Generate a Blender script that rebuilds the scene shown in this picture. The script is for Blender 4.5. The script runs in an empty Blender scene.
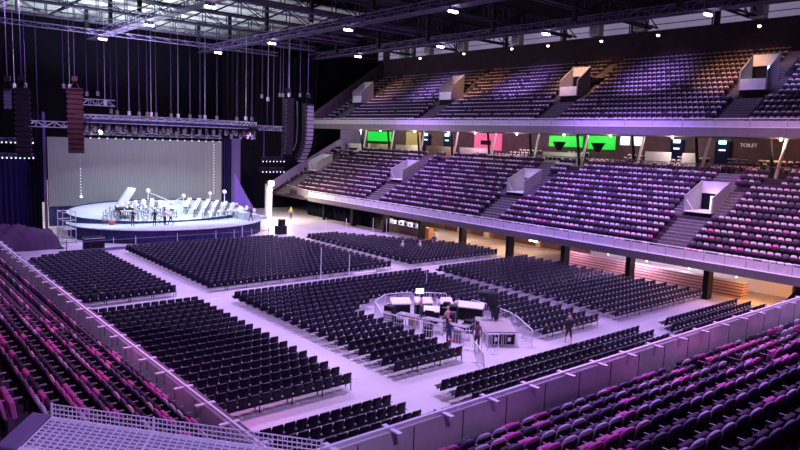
import bpy, math, random
import numpy as np
from mathutils import Vector, Matrix
random.seed(7)
rng = np.random.RandomState(11)
S = bpy.context.scene
COL = S.collection
PI = math.pi

# ------------------------------------------------------------------ camera
H = 11.6
RC = ((0.768733, -0.638556, 0.036382), (0.053598, 0.121011, 0.991203), (-0.637341, -0.760019, 0.127251))
cr = Vector(RC[0]).normalized()
cb = Vector(RC[2]); cb = (cb - cr * cb.dot(cr)).normalized()
cu = cb.cross(cr)
cam = bpy.data.cameras.new('camera')
camo = bpy.data.objects.new('camera', cam)
COL.objects.link(camo)
camo.matrix_world = Matrix(((cr.x, cu.x, cb.x, 0), (cr.y, cu.y, cb.y, 0), (cr.z, cu.z, cb.z, H), (0, 0, 0, 1)))
cam.sensor_width = 36; cam.lens = 29.996; cam.clip_end = 500; cam.clip_start = .1
S.camera = camo

def project(p):
    v = Vector(p) - Vector((0, 0, H))
    d = -v.dot(cb)
    if d < .2: return None
    return 400 + v.dot(cr) / d * 666.56, 225 - v.dot(cu) / d * 666.56, d

# ------------------------------------------------------------------ light
S.view_settings.view_transform = 'Standard'
S.view_settings.look = 'None'
S.view_settings.exposure = 0.16
S.view_settings.gamma = 1.0
W = bpy.data.worlds.new('world'); S.world = W; W.use_nodes = True
W.node_tree.nodes['Background'].inputs[0].default_value = (.05, .03, .12, 1)
W.node_tree.nodes['Background'].inputs[1].default_value = .14

def light(kind, name, loc, energy, color, target=None, size=.5, angle=150, blend=.6, size_y=None):
    l = bpy.data.lights.new(name, kind); l.energy = energy; l.color = color
    if kind == 'AREA':
        l.size = size
        if size_y: l.shape = 'RECTANGLE'; l.size_y = size_y
    elif kind == 'SPOT':
        l.spot_size = math.radians(angle); l.spot_blend = blend; l.shadow_soft_size = size
    else: l.shadow_soft_size = size
    o = bpy.data.objects.new(name, l); COL.objects.link(o); o.location = loc
    if target is not None:
        o.rotation_euler = (Vector(target) - Vector(loc)).to_track_quat('-Z', 'Y').to_euler()
    return o

VIO = (.60, .36, 1.0); LIL = (.80, .60, 1.0); MAG = (1.0, .30, .85); WARM = (1.0, .62, .34); COOL = (.80, .93, 1.0)
LAMPS = [(12.5, 66), (12.5, 48), (28.1, 98), (28.1, 80), (28.2, 63.5), (28.2, 47), (28.2, 30),
         (44.8, 98), (44.8, 81.4), (44.8, 63.8), (44.8, 46.8), (44.8, 30), (60.2, 98.5), (60.2, 83), (60.2, 65), (60.2, 48), (60.2, 30), (28.2, 13), (44.8, 13)]
for i, (x, y) in enumerate(LAMPS):
    if y > 90: continue
    e = (9500 if y < 75 else 2500) if x < 60 else 1500
    light('SPOT', 'ceiling_lamp_light', (x, y, 23.4), e, (.57, .38, 1.0), target=(x, y + .01, 0), size=.5, angle=150, blend=.8)
# lilac house wash on the floor from the catwalk
for (x, y, tx, ty, e, c) in ((28, 30, 24, 24, 13000, (.80, .60, 1)), (28, 47, 20, 38, 12500, (.74, .56, 1)),
                             (45, 47, 40, 52, 11000, (.9, .64, 1)), (45, 63, 42, 62, 9500, (.98, .7, 1)), (30, 64, 24, 58, 8500, (.98, .74, 1))):
    light('SPOT', 'house_wash_light', (x, y, 23), e, c, target=(tx, ty, 0), size=.6, angle=62, blend=.9)
# magenta wash on the near stands
light('SPOT', 'magenta_wash_light', (24, 30, 23), 24000, (1, .24, .85), target=(4, 26, 5), size=.5, angle=60, blend=.9)
light('SPOT', 'magenta_wash_light', (30, 24, 23), 20000, (.95, .25, .85), target=(24, 6, 5), size=.5, angle=60, blend=.9)
light('SPOT', 'violet_wash_light', (18, 16, 23), 16000, (.42, .2, 1), target=(14, 4, 6), size=.5, angle=60, blend=.9)
light('SPOT', 'platform_fill_light', (2, 2, 22), 5000, (.5, .36, 1), target=(4, 11, 6.6), size=.4, angle=34, blend=.9)  # added lamp to brighten the corner platform
for x, y, tx, ty in ((24, -4, 26, 11), (38, -4, 38, 11), (4, -2, 6, 16), (-6, 24, 8, 28), (-6, 44, 8, 46)):
    light('SPOT', 'stand_wash_light', (x, y, 22), 4200, (.66, .42, 1), target=(tx, ty, 4), size=.5, angle=58, blend=.9)
# washes on the far tiers
light('SPOT', 'violet_wash_light', (44.8, 38, 23), 24000, (.42, .22, 1), target=(58, 36, 6), size=.5, angle=70, blend=.9)
light('SPOT', 'magenta_wash_light', (44.8, 66, 23), 20000, (.52, .22, 1), target=(56, 66, 5), size=.5, angle=70, blend=.9)
light('SPOT', 'pink_wash_light', (40, 16, 22), 17000, (1, .5, .75), target=(55, 22, 5), size=.5, angle=60, blend=.9)
for y, c, e in ((22, (.5, .4, 1), 4000), (29, (1, .5, .22), 4200), (38, (.5, .32, 1), 6500), (47, (1, .5, .2), 3800), (56, (.5, .32, 1), 6500), (64, (1, .48, .2), 3500), (73, (.5, .34, 1), 6500), (83, (1, .52, .24), 3800)):
    light('SPOT', 'tier_wash_light', (60.2, y, 23.6), e, c, target=(67.2, y + 1, 19), size=.3, angle=64, blend=1)
# stage
for x in (20, 25, 30, 35):
    light('SPOT', 'stage_light', (x, 71, 11.4), 3000, (.70, .93, 1), target=(x, 76.5, 1.5), size=.3, angle=95, blend=.7)
light('AREA', 'backdrop_light', (28, 78, 10.4), 260, (.9, .82, 1), target=(28, 84, 5), size=16, size_y=.6)
light('AREA', 'roof_fill_light', (28, 90, 15.5), 9500, (.78, .85, 1), target=(30, 88, 30), size=14, size_y=6)  # added uplight, brightens the pale roof sheets

# ------------------------------------------------------------------ materials
def mat(name, col, rough=.6, metal=0, emit=None, es=0, noise=0, scale=3, bump=0, spec=None):
    m = bpy.data.materials.new(name); m.use_nodes = True
    nt = m.node_tree; b = nt.nodes['Principled BSDF']
    b.inputs['Base Color'].default_value = (*col, 1); b.inputs['Roughness'].default_value = rough; b.inputs['Metallic'].default_value = metal
    if spec is not None: b.inputs['Specular IOR Level'].default_value = spec
    if emit: b.inputs['Emission Color'].default_value = (*emit, 1); b.inputs['Emission Strength'].default_value = es
    if noise or bump:
        tc = nt.nodes.new('ShaderNodeTexCoord'); n = nt.nodes.new('ShaderNodeTexNoise'); n.inputs['Scale'].default_value = scale; n.inputs['Detail'].default_value = 4
        nt.links.new(tc.outputs['Object'], n.inputs['Vector'])
        if noise:
            r = nt.nodes.new('ShaderNodeValToRGB')
            r.color_ramp.elements[0].position = .3; r.color_ramp.elements[1].position = .75
            r.color_ramp.elements[0].color = (*[max(0, c * (1 - noise)) for c in col], 1)
            r.color_ramp.elements[1].color = (*[min(1, c * (1 + noise)) for c in col], 1)
            nt.links.new(n.outputs['Fac'], r.inputs[0]); nt.links.new(r.outputs[0], b.inputs['Base Color'])
        if bump:
            bp = nt.nodes.new('ShaderNodeBump'); bp.inputs['Strength'].default_value = bump
            nt.links.new(n.outputs['Fac'], bp.inputs['Height']); nt.links.new(bp.outputs[0], b.inputs['Normal'])
    return m

def stripe_mat(name, c1, c2, scale, axis='Z', rough=.6, emit=0):
    m = mat(name, c1, rough); nt = m.node_tree; b = nt.nodes['Principled BSDF']
    tc = nt.nodes.new('ShaderNodeTexCoord'); w = nt.nodes.new('ShaderNodeTexWave'); w.bands_direction = axis; w.inputs['Scale'].default_value = scale
    w.inputs['Distortion'].default_value = .15
    r = nt.nodes.new('ShaderNodeValToRGB'); r.color_ramp.elements[0].color = (*c1, 1); r.color_ramp.elements[1].color = (*c2, 1)
    r.color_ramp.elements[0].position = .3; r.color_ramp.elements[1].position = .7
    nt.links.new(tc.outputs['Object'], w.inputs['Vector']); nt.links.new(w.outputs['Fac'], r.inputs[0]); nt.links.new(r.outputs[0], b.inputs['Base Color'])
    return m

M = dict(
    floor=mat('floor_vinyl', (.52, .47, .50), .45, noise=.10, scale=.35),
    floor_line=mat('row_strip_white', (.9, .88, .9), .5),
    ceiling=mat('ceiling_shaded', (.012, .010, .02), .9, spec=0.1),  # dark tone holds the shade of the unlit roof over the audience
    roof_pale=mat('roof_sheet_pale', (.42, .46, .45), .7, noise=.35, scale=1.2),
    wall=mat('wall_dark_purple', (.055, .028, .045), .8, noise=.2, scale=1., spec=0.15),
    wall_violet_lit=mat('wall_violet_lit', (.20, .14, .30), .8, noise=.15, scale=1), wall_mau=mat('wall_mauve', (.13, .075, .11), .8, noise=.2, scale=1., spec=0.2),
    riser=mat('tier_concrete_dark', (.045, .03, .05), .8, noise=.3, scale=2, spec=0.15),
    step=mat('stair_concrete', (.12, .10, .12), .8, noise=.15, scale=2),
    nose=mat('stair_nosing', (.55, .5, .55), .6),
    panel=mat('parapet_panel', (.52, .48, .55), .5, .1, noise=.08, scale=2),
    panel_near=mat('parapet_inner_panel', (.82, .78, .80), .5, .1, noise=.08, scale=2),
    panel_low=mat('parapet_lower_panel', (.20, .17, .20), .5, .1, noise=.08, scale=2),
    rail=mat('rail_white', (.85, .82, .88), .35),
    vom=mat('entrance_wall', (.27, .24, .28), .6, noise=.08, scale=2),
    deck_board=mat('deck_board', (.34, .28, .30), .5, noise=.1, scale=2),
    passage_glow=mat('passage_glow', (.8, .78, .85), .6, emit=(.8, .7, 1), es=.55),
    rim_glint=mat('chair_rim_glint', (.26, .22, .32), .35),
    seam=mat('panel_seam', (.10, .08, .12), .7),
    black=mat('chair_black_plastic', (.005, .0025, .016), .45, spec=.22),
    black_metal=mat('black_metal', (.015, .013, .02), .4, .3),
    glint=mat('chair_link_glint_grey', (.62, .6, .66), .4, .2),
    seat_a=mat('seat_fabric_mauve', (.44, .39, .47), .7, spec=0.2),
    seat_b=mat('seat_fabric_magenta', (.48, .10, .30), .7, spec=0.2),
    seat_c=mat('seat_fabric_charcoal', (.10, .08, .13), .65, spec=0.2),
    seat_d=mat('seat_fabric_rose', (.62, .36, .46), .7, spec=0.2),
    seat_u=mat('seat_shell_shaded', (.04, .02, .04), .7, spec=0.2),
    arm=mat('armrest_grey', (.34, .29, .35), .5),
    column=mat('column_black', (.01, .01, .014), .5, spec=0.2),
    lit_letters=mat('lit_letters', (.9, .85, .9), .5, emit=(.9, .8, .9), es=.2),
    brown=mat('wood_brown', (.22, .11, .07), .55, noise=.25, scale=2),
    tan=mat('wood_tan', (.50, .36, .26), .6, noise=.12, scale=2),
    darkbrown=mat('door_brown', (.09, .03, .02), .6),
    counter=mat('counter_pale', (.75, .68, .66), .5),
    white=mat('paint_white', (.82, .82, .84), .5),
    stage_top=mat('stage_white_deck', (.56, .62, .64), .5, noise=.06, scale=1),
    stage_skirt=mat('stage_skirt', (.03, .03, .10), .7, noise=.5, scale=1.5, spec=0.2),
    drape=mat('black_drape', (.005, .004, .011), .85, spec=0.08),
    drape_blue=mat('navy_drape', (.014, .011, .06), .8, spec=0.1),
    drape_purple=mat('purple_drape', (.20, .11, .42), .8, spec=0.1),
    curtain_lilac=mat('lilac_curtain', (.17, .13, .30), .8, spec=0.1),
    backdrop=mat('grey_backdrop', (.27, .265, .27), .7, spec=0.15),
    pa=mat('speaker_body', (.02, .013, .02), .6, spec=0.25),
    pa_rust=mat('speaker_grille_rust', (.11, .035, .04), .6, noise=.3, scale=6),
    grille=mat('speaker_grille_grey', (.22, .2, .27), .6),
    alu=mat('aluminium', (.62, .62, .68), .35, .6),
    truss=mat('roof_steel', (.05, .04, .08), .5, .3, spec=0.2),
    truss_lit=mat('roof_steel_violet_lit', (.15, .10, .26), .5, .3),  # lighter copy of the roof steel with violet light put into its colour
    chrome=mat('barrier_steel', (.80, .78, .84), .4, .2),
    lampw=mat('lamp_glow', (1, 1, 1), .5, emit=(.80, .70, 1), es=22),
    lampwarm=mat('lamp_glow_warm', (1, .8, .6), .5, emit=(1, .75, .5), es=14),
    lampdot=mat('lens_glow', (1, 1, 1), .5, emit=(.75, .85, 1), es=1.6),
    lamphot=mat('flood_glow', (1, 1, .9), .5, emit=(1, .93, .7), es=60),
    exit=mat('exit_glow', (.2, 1, .7), .5, emit=(.45, 1, .85), es=3),
    green=mat('green_screen', (.02, .5, .05), .5, emit=(.02, .75, .06), es=.75),
    whitescr=mat('lit_screen', (.9, .95, 1), .5, emit=(.85, .93, 1), es=1.2),
    pink=mat('pink_wall_glow', (.9, .2, .38), .6, emit=(1, .12, .35), es=.35),  # emission puts the light on the pink wall into its colour
    yellowcurt=mat('straw_curtain', (.75, .6, .3), .7),
    window=mat('roof_soffit_glow', (.4, .35, .5), .4, emit=(.55, .45, .75), es=.28),  # weak glow stands in for light falling on a pale soffit
    orange=mat('orange_panel', (.75, .33, .12), .6),
    red=mat('red_cloth', (.45, .06, .08), .7),
    skin=mat('skin', (.65, .38, .30), .6), hair_d=mat('hair_dark', (.04, .02, .02), .6), hair_b=mat('hair_fair', (.55, .33, .2), .6),
    cl_blue=mat('cloth_blue', (.05, .06, .20), .8), cl_black=mat('cloth_black', (.02, .02, .03), .8), cloth_heap=mat('heap_cloth', (.07, .04, .08), .85, spec=0.1), cl_plum=mat('cloth_plum', (.16, .06, .13), .8),
    cl_white=mat('cloth_white', (.75, .72, .74), .8), cl_jean=mat('cloth_jeans', (.06, .08, .18), .8), cl_yellow=mat('cloth_yellow', (.85, .7, .1), .7),
    cl_pink=mat('cloth_pink', (.75, .35, .42), .8),
    mesh_deck=mat('grating_steel', (.92, .9, .95), .4), deck_under=mat('deck_under', (.40, .34, .55), .7),
    plinth=mat('plinth_dark', (.16, .11, .24), .5),
)
M['slat'] = stripe_mat('slatted_timber', (.20, .10, .09), (.62, .40, .34), 1.35, 'Z')
M['pleat'] = stripe_mat('backdrop_pleats', (.22, .22, .235), (.34, .335, .35), .55, 'X')

# ------------------------------------------------------------------ mesh helpers
class MB:
    def __init__(s): s.v = []; s.f = []; s.m = []
    def add(s, v, f, m=0):
        b = len(s.v); s.v += [tuple(p) for p in v]; s.f += [tuple(i + b for i in q) for q in f]; s.m += [m] * len(f); return s
    def hexa(s, p, m=0):
        return s.add(p, [(0, 3, 2, 1), (4, 5, 6, 7), (0, 1, 5, 4), (1, 2, 6, 5), (2, 3, 7, 6), (3, 0, 4, 7)], m)
    def box(s, x0, x1, y0, y1, z0, z1, m=0):
        return s.hexa([(x0, y0, z0), (x1, y0, z0), (x1, y1, z0), (x0, y1, z0), (x0, y0, z1), (x1, y0, z1), (x1, y1, z1), (x0, y1, z1)], m)
    def rbox(s, c, sx, sy, sz, rz=0, m=0, rx=0):   # centre, full sizes
        R = Matrix.Rotation(rz, 3, 'Z') @ Matrix.Rotation(rx, 3, 'X')
        q = [(-1, -1, -1), (1, -1, -1), (1, 1, -1), (-1, 1, -1), (-1, -1, 1), (1, -1, 1), (1, 1, 1), (-1, 1, 1)]
        return s.hexa([Vector(c) + R @ Vector((a * sx / 2, b * sy / 2, d * sz / 2)) for a, b, d in q], m)
    def tube(s, a, b, r, n=6, m=0, r2=None):
        a = Vector(a); b = Vector(b); d = b - a
        if d.length < 1e-6: return s
        d.normalize(); u = d.orthogonal().normalized(); w = d.cross(u); r2 = r if r2 is None else r2
        v = [a + (u * math.cos(2 * PI * i / n) + w * math.sin(2 * PI * i / n)) * r for i in range(n)] + \
            [b + (u * math.cos(2 * PI * i / n) + w * math.sin(2 * PI * i / n)) * r2 for i in range(n)]
        f = [(i, (i + 1) % n, n + (i + 1) % n, n + i) for i in range(n)] + [tuple(range(n))[::-1], tuple(range(n, 2 * n))]
        return s.add(v, f, m)
    def path(s, pts, r, n=6, m=0):
        for a, b in zip(pts, pts[1:]): s.tube(a, b, r, n, m)
        return s
    def lathe(s, prof, c=(0, 0, 0), n=16, m=0, sx=1, sy=1):
        v = []; f = []
        for r, z in prof:
            for i in range(n): v.append((c[0] + r * sx * math.cos(2 * PI * i / n), c[1] + r * sy * math.sin(2 * PI * i / n), c[2] + z))
        for k in range(len(prof) - 1):
            for i in range(n): f.append((k * n + i, k * n + (i + 1) % n, (k + 1) * n + (i + 1) % n, (k + 1) * n + i))
        f.append(tuple(range(n))[::-1]); f.append(tuple(range((len(prof) - 1) * n, len(prof) * n)))
        return s.add(v, f, m)
    def ball(s, c, r, m=0, n=10, k=6, sx=1, sy=1, sz=1):
        pr = [(r * math.sin(PI * (i + .02) / (k + .04)), -sz * r * math.cos(PI * (i + .02) / (k + .04))) for i in range(k + 1)]
        return s.lathe(pr, c, n, m, sx, sy)
    def prism(s, poly, z0, z1, m=0, mt=None):
        n = len(poly); s.add([(x, y, z0) for x, y in poly] + [(x, y, z1) for x, y in poly], [tuple(range(n))[::-1]] + [(i, (i + 1) % n, n + (i + 1) % n, n + i) for i in range(n)], m)
        b = len(s.v) - n; s.f.append(tuple(range(b, b + n))); s.m.append(m if mt is None else mt); return s
    def extrude(s, prof, fn0, fn1, m=0):   # closed profile list of (a,b); fn maps to 3D at either end
        n = len(prof); v = [fn0(a, b) for a, b in prof] + [fn1(a, b) for a, b in prof]
        return s.add(v, [tuple(range(n)), tuple(range(n, 2 * n))[::-1]] + [(i, n + i, n + (i + 1) % n, (i + 1) % n) for i in range(n)], m)
    def mesh(s, name, mats, smooth=False):
        me = bpy.data.meshes.new(name); me.from_pydata([tuple(p) for p in s.v], [], s.f)
        for q in (mats if isinstance(mats, (list, tuple)) else [mats]): me.materials.append(q)
        me.polygons.foreach_set('material_index', s.m)
        if smooth: me.polygons.foreach_set('use_smooth', [True] * len(s.f))
        me.update(); return me
    def build(s, name, mats, parent=None, smooth=False, loc=None, bevel=0):
        o = bpy.data.objects.new(name, s.mesh(name, mats, smooth)); COL.objects.link(o)
        if parent is not None: o.parent = parent
        if loc: o.location = loc
        if bevel:
            b = o.modifiers.new('bevel', 'BEVEL'); b.width = bevel; b.segments = 2; b.limit_method = 'ANGLE'
        return o

def tag(o, label=None, cat=None, group=None, kind=None):
    if label: o['label'] = label
    if cat: o['category'] = cat
    if group: o['group'] = group
    if kind: o['kind'] = kind
    return o
def thing(name, loc, label, cat, rz=0, group=None):
    o = bpy.data.objects.new(name, None); COL.objects.link(o); o.location = loc; o.rotation_euler = (0, 0, rz); o.empty_display_size = .2
    return tag(o, label, cat, group)
def struct(mb, name, mats, **k): return tag(mb.build(name, mats, **k), kind='structure')
KIDS = {}
def kids(o):
    if o.name not in KIDS: KIDS[o.name] = [c for c in bpy.data.objects if c.parent is o]
    return KIDS[o.name]
def dup(root, loc, rz=0, label=None, group=None):
    r = root.copy(); COL.objects.link(r); r.location = loc; r.rotation_euler = (0, 0, rz)
    if label: r['label'] = label
    if group: r['group'] = group
    for c in kids(root):
        d = c.copy(); COL.objects.link(d); d.parent = r
        for g in kids(c):
            e = g.copy(); COL.objects.link(e); e.parent = d
    return r
class Placer:   # first call moves the prototype itself, later calls copy it
    def __init__(s, root): s.root = root; s.used = False; kids(root); [kids(c) for c in kids(root)]
    def __call__(s, loc, rz=0, label=None, group=None):
        if not s.used:
            s.used = True; s.root.location = loc; s.root.rotation_euler = (0, 0, rz)
            if label: s.root['label'] = label
            if group: s.root['group'] = group
            return s.root
        return dup(s.root, loc, rz, label, group)
    def drop(s):
        if not s.used:
            for c in kids(s.root): bpy.data.objects.remove(c)
            bpy.data.objects.remove(s.root)
ONES = ['zeroth', 'first', 'second', 'third', 'fourth', 'fifth', 'sixth', 'seventh', 'eighth', 'ninth', 'tenth', 'eleventh', 'twelfth', 'thirteenth', 'fourteenth',
        'fifteenth', 'sixteenth', 'seventeenth', 'eighteenth', 'nineteenth']
def nth(n):
    if n < 20: return ONES[n]
    t = {2: 'twent', 3: 'thirt', 4: 'fort', 5: 'fift', 6: 'sixt', 7: 'sevent', 8: 'eight', 9: 'ninet'}
    return t[n // 10] + ('ieth' if n % 10 == 0 else 'y-' + ONES[n % 10]) if n < 100 else 'far'
def stuff_mesh(name, base, mats, tf, remap=None):
    """one mesh of base (MB) repeated at tf = (x,y,z,rz[,matslot for index 0])"""
    bv = np.array(base.v); nv = len(bv); T = np.array([t[:4] for t in tf]); n = len(T)
    c, s = np.cos(T[:, 3])[:, None], np.sin(T[:, 3])[:, None]
    X = bv[None, :, 0] * c - bv[None, :, 1] * s + T[:, 0:1]; Y = bv[None, :, 0] * s + bv[None, :, 1] * c + T[:, 1:2]; Z = np.repeat(bv[None, :, 2], n, 0) + T[:, 2:3]
    V = np.stack([X, Y, Z], -1).reshape(-1, 3)
    cnt = [len(f) for f in base.f]; flat = np.array([i for f in base.f for i in f])
    L = (flat[None, :] + (np.arange(n) * nv)[:, None]).reshape(-1)
    tot = np.tile(cnt, n); start = np.concatenate([[0], np.cumsum(tot)[:-1]])
    me = bpy.data.meshes.new(name)
    me.vertices.add(len(V)); me.vertices.foreach_set('co', V.astype(np.float32).ravel())
    me.loops.add(len(L)); me.loops.foreach_set('vertex_index', L.astype(np.int32))
    me.polygons.add(len(tot)); me.polygons.foreach_set('loop_start', start.astype(np.int32)); me.polygons.foreach_set('loop_total', tot.astype(np.int32))
    mi = np.tile(np.array(base.m), (n, 1))
    if len(tf[0]) > 4:
        mm = np.array([t[4] for t in tf])[:, None]; mi = np.where(mi == 0, mm, mi + remap)
    me.polygons.foreach_set('material_index', mi.ravel().astype(np.int32))
    for q in mats: me.materials.append(q)
    me.update(calc_edges=True); me.validate()
    o = bpy.data.objects.new(name, me); COL.objects.link(o); return o

def join_two(a, b):
    import bmesh
    bm = bmesh.new(); bm.from_mesh(a.data); bm.from_mesh(b.data); bm.to_mesh(a.data); bm.free(); bpy.data.objects.remove(b); return a

# ================================================================== SETTING
m = MB(); m.box(-12, 80, -10, 108, -.3, 0); struct(m, 'floor', M['floor'])
m = MB(); m.box(-14, 80, -12, 112, 28, 28.4); struct(m, 'ceiling', M['ceiling'])
m = MB(); m.box(79, 79.4, -10, 108, 0, 28); struct(m, 'wall_right', M['wall'])
m = MB(); m.box(-12.4, -12, -10, 108, 0, 28); struct(m, 'wall_left', M['wall'])
m = MB(); m.box(-12, 79, 107.6, 108, 0, 28); struct(m, 'wall_far', M['drape'])
m = MB(); m.box(-12, 79, -10.4, -10, 0, 28); struct(m, 'wall_near', M['wall'])
# pale roof sheets above the stage, with stage light put into their colour
m = MB()
for k in range(8):
    for j in range(4):
        m.box(14 + j * 9.6, 23 + j * 9.6, 70 + k * 4.6, 74 + k * 4.6, 27.1, 27.25)
struct(m, 'trim_roof_sheets', M['roof_pale'])
# white strips on the floor beside the chair rows
m = MB()
for x in (20.05,):
    for (a, b) in ((24.0, 27.6), (28.0, 31.2), (31.8, 41.6), (45.2, 63)): m.box(x - .06, x + .03, a, b, .002, .012)
for x in (39.5,): m.box(x - .05, x + .05, 24, 30, .002, .012)
m.box(20.1, 37.4, 44.9, 45.02, .002, .012); m.box(10, 17.6, 44.9, 45.0, .002, .012); m.box(39.6, 51, 44.9, 45.0, .002, .012); m.box(17.3, 20, 43.3, 43.4, .002, .012)
struct(m, 'trim_floor_strips', M['floor_line'])

# ---- the right-hand middle tier
AISLES = [(25.9, 28.4), (46.1, 48.6), (66.4, 68.9), (86.9, 89.4)]
def terrace(name, x0, z0, run, rise, n, y0, y1, back_x, under, stairs):
    """stepped concrete rising towards +X; z0 = tread level of the first row"""
    pr = [(x0, z0 - under)]
    for i in range(n):
        xa = x0 + run * i
        pr += [(xa, z0 + rise * i), (xa + run, z0 + rise * i)]
    pr += [(back_x, z0 + rise * (n - 1)), (back_x, z0 + rise * (n - 1) - .5), (x0 + 1, z0 - under)]
    m = MB(); yy = y0
    for (a, b), v in zip(stairs, VOMS):
        m.extrude(pr, lambda p, q: (p, yy, q), lambda p, q: (p, a, q))
        ia = int(round((v[0] - x0) / run)); ib = int(round((v[1] - x0) / run)); zl = v[3]
        p1 = [(x0, z0 - under)]
        for i in range(ia): p1 += [(x0 + run * i, z0 + rise * i), (x0 + run * (i + 1), z0 + rise * i)]
        p1 += [(x0 + run * ia, zl), (back_x - 1, zl), (back_x - 1, zl - .5), (x0 + 1, z0 - under)]
        m.extrude(p1, lambda p, q: (p, a, q), lambda p, q: (p, b, q))
        pb = z0 + rise * ib - .25; p2 = [(v[1] + .1, pb)]
        for i in range(ib, n): p2 += [(max(v[1] + .1, x0 + run * i), z0 + rise * i), (x0 + run * (i + 1), z0 + rise * i)]
        p2 += [(x0 + run * n, pb)]
        m.extrude(p2, lambda p, q: (p, a, q), lambda p, q: (p, b, q))
        yy = b
    m.extrude(pr, lambda p, q: (p, yy, q), lambda p, q: (p, y1, q))
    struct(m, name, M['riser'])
    s = MB(); q = MB()
    for (a, b) in stairs:
        for i in range(n):
            for h in range(2):
                xa = x0 + run * i + run * h / 2 - .02
                if any(v[0] - .5 < xa < v[1] + .3 and abs(v[2] - a) < .5 for v in VOMS): continue
                z = z0 + rise * i + rise * (h + 1) / 2
                s.box(xa, xa + run / 2 + .3, a, b, z - rise, z - (rise / 2 if h == 0 else rise / 2) + .0, 0)
                q.box(xa - .01, xa + .06, a, b, z - rise / 2 + .0, z - rise / 2 + .012)
        for (c0, c1) in ((a - 1.0, a - .02), (b + .02, b + 1.0)):
            for i in range(n):
                for h in range(2):
                    xa = x0 + run * i + run * h / 2 - .02
                    if not (VOMS[0][0] - .4 < xa < VOMS[0][1] + .8): continue
                    z = z0 + rise * i + rise * (h + 1) / 2
                    s.box(xa, xa + run / 2 + .1, c0, c1, z - rise, z - rise / 2); q.box(xa - .01, xa + .06, c0, c1, z - rise / 2, z - rise / 2 + .012)
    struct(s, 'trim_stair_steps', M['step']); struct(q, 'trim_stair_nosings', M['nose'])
MX0, MZ0, MRUN, MRISE = 50.3, 3.06, .84, .483
VOMS = [(55.8, 58.7, a, 6.33) for a, b in AISLES]
terrace('terrace_right_middle', MX0, MZ0, MRUN, MRISE, 14, 6, 91, 68.0, .5, AISLES)
UX0, UZ0, URUN, URISE = 58.3, 13.26, .85, .527
VOMS = [(63.9, 66.4, a, 17.2) for a, b in AISLES]
terrace('terrace_right_upper', UX0, UZ0, URUN, URISE, 16, 8, 92, 79, .3, AISLES)
m = MB(); m.box(72.3, 72.6, 8, 92, 20, 25.0)
struct(m, 'wall_upper_tier_back', M['wall'])

def vomitory(name, x0, x1, y0, y1, zb, zf, zr, label, sign, low):
    """x0 front, x1 rear, zb landing, zf / zr top of the side walls at front / rear"""
    t = thing(name, ((x0 + x1) / 2, (y0 + y1) / 2, zb), label, 'tier entrance')
    ox, oy, oz = t.location
    def L(mb): mb.v = [(a - ox, b - oy, c - oz) for a, b, c in mb.v]; return mb
    for ya in (y0, y1 - .12):
        w = MB(); w.extrude([(x0, zb - .05), (x0, zf), (x1, zr), (x1, zb - .05)], lambda a, b: (a, ya, b), lambda a, b: (a, ya + .12, b)); L(w).build('side_wall', M['vom'], t)
        r = MB(); r.path([(x0, ya + .06, zf + .03), (x1, ya + .06, zr + .03)], .035); L(r).build('handrail', M['panel'], t)
    w = MB(); w.box(x1 - .1, x1 + .05, y0 + .13, y1 - .13, zr - 1.05, zr); L(w).build('rear_wall', M['panel'], t)
    w = MB(); w.box(x0 - .1, x1 + .9, y0 + .13, y1 - .13, zb - .06, zb + .02); L(w).build('landing', M['white'], t)
    w = MB(); w.box(x1 + .12, x1 + .2, y0 + .13, y1 - .13, zb, zr - 1.0); L(w).build('dark_opening', M['drape'], t)
    if low: w = MB(); w.box(x0 - .02, x0 + .06, y0 + .13, y1 - .13, zb, zb + .95); L(w).build('front_panel', M['panel_near'], t)
    else:
        w = MB(); w.box(x1 + .0, x1 + .1, y0 + .7, y1 - .9, zb, zb + 1.25); L(w).build('passage_glow_panel', M['passage_glow'], t)  # glowing panel stands in for lamplight in the passage behind
        f = MB(); f.path([(x0, y1 - .2, zf - .3), (x0, y1 - .95, zb)], .03); L(f).build('brace_rail', M['rail'], t)
    if sign: e = MB(); e.box(x1 - .25, x1 - .15, y0 + .3, y0 + .95, zr - (1.45 if low else 1.3), zr - (1.1 if low else .95)); L(e).build('exit_sign', M['exit'], t)
    light('POINT', 'entrance_lamp_light', (x1 - .7, (y0 + y1) / 2, zb + 1.3), 26 if not low else 14, (.9, .8, 1), size=.1)
    return t
names = ['nearest to the camera', 'second from the camera end', 'third from the camera end', 'farthest, beside the end wall']
for k, (a, b) in enumerate(AISLES):
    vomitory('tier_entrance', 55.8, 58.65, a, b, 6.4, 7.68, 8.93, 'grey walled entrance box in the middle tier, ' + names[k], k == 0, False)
    vomitory('tier_entrance', 63.95, 66.3, a, b, 17.3, 18.94, 20.65, 'pale walled entrance box in the upper tier, ' + names[k], k == 0, True)

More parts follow.
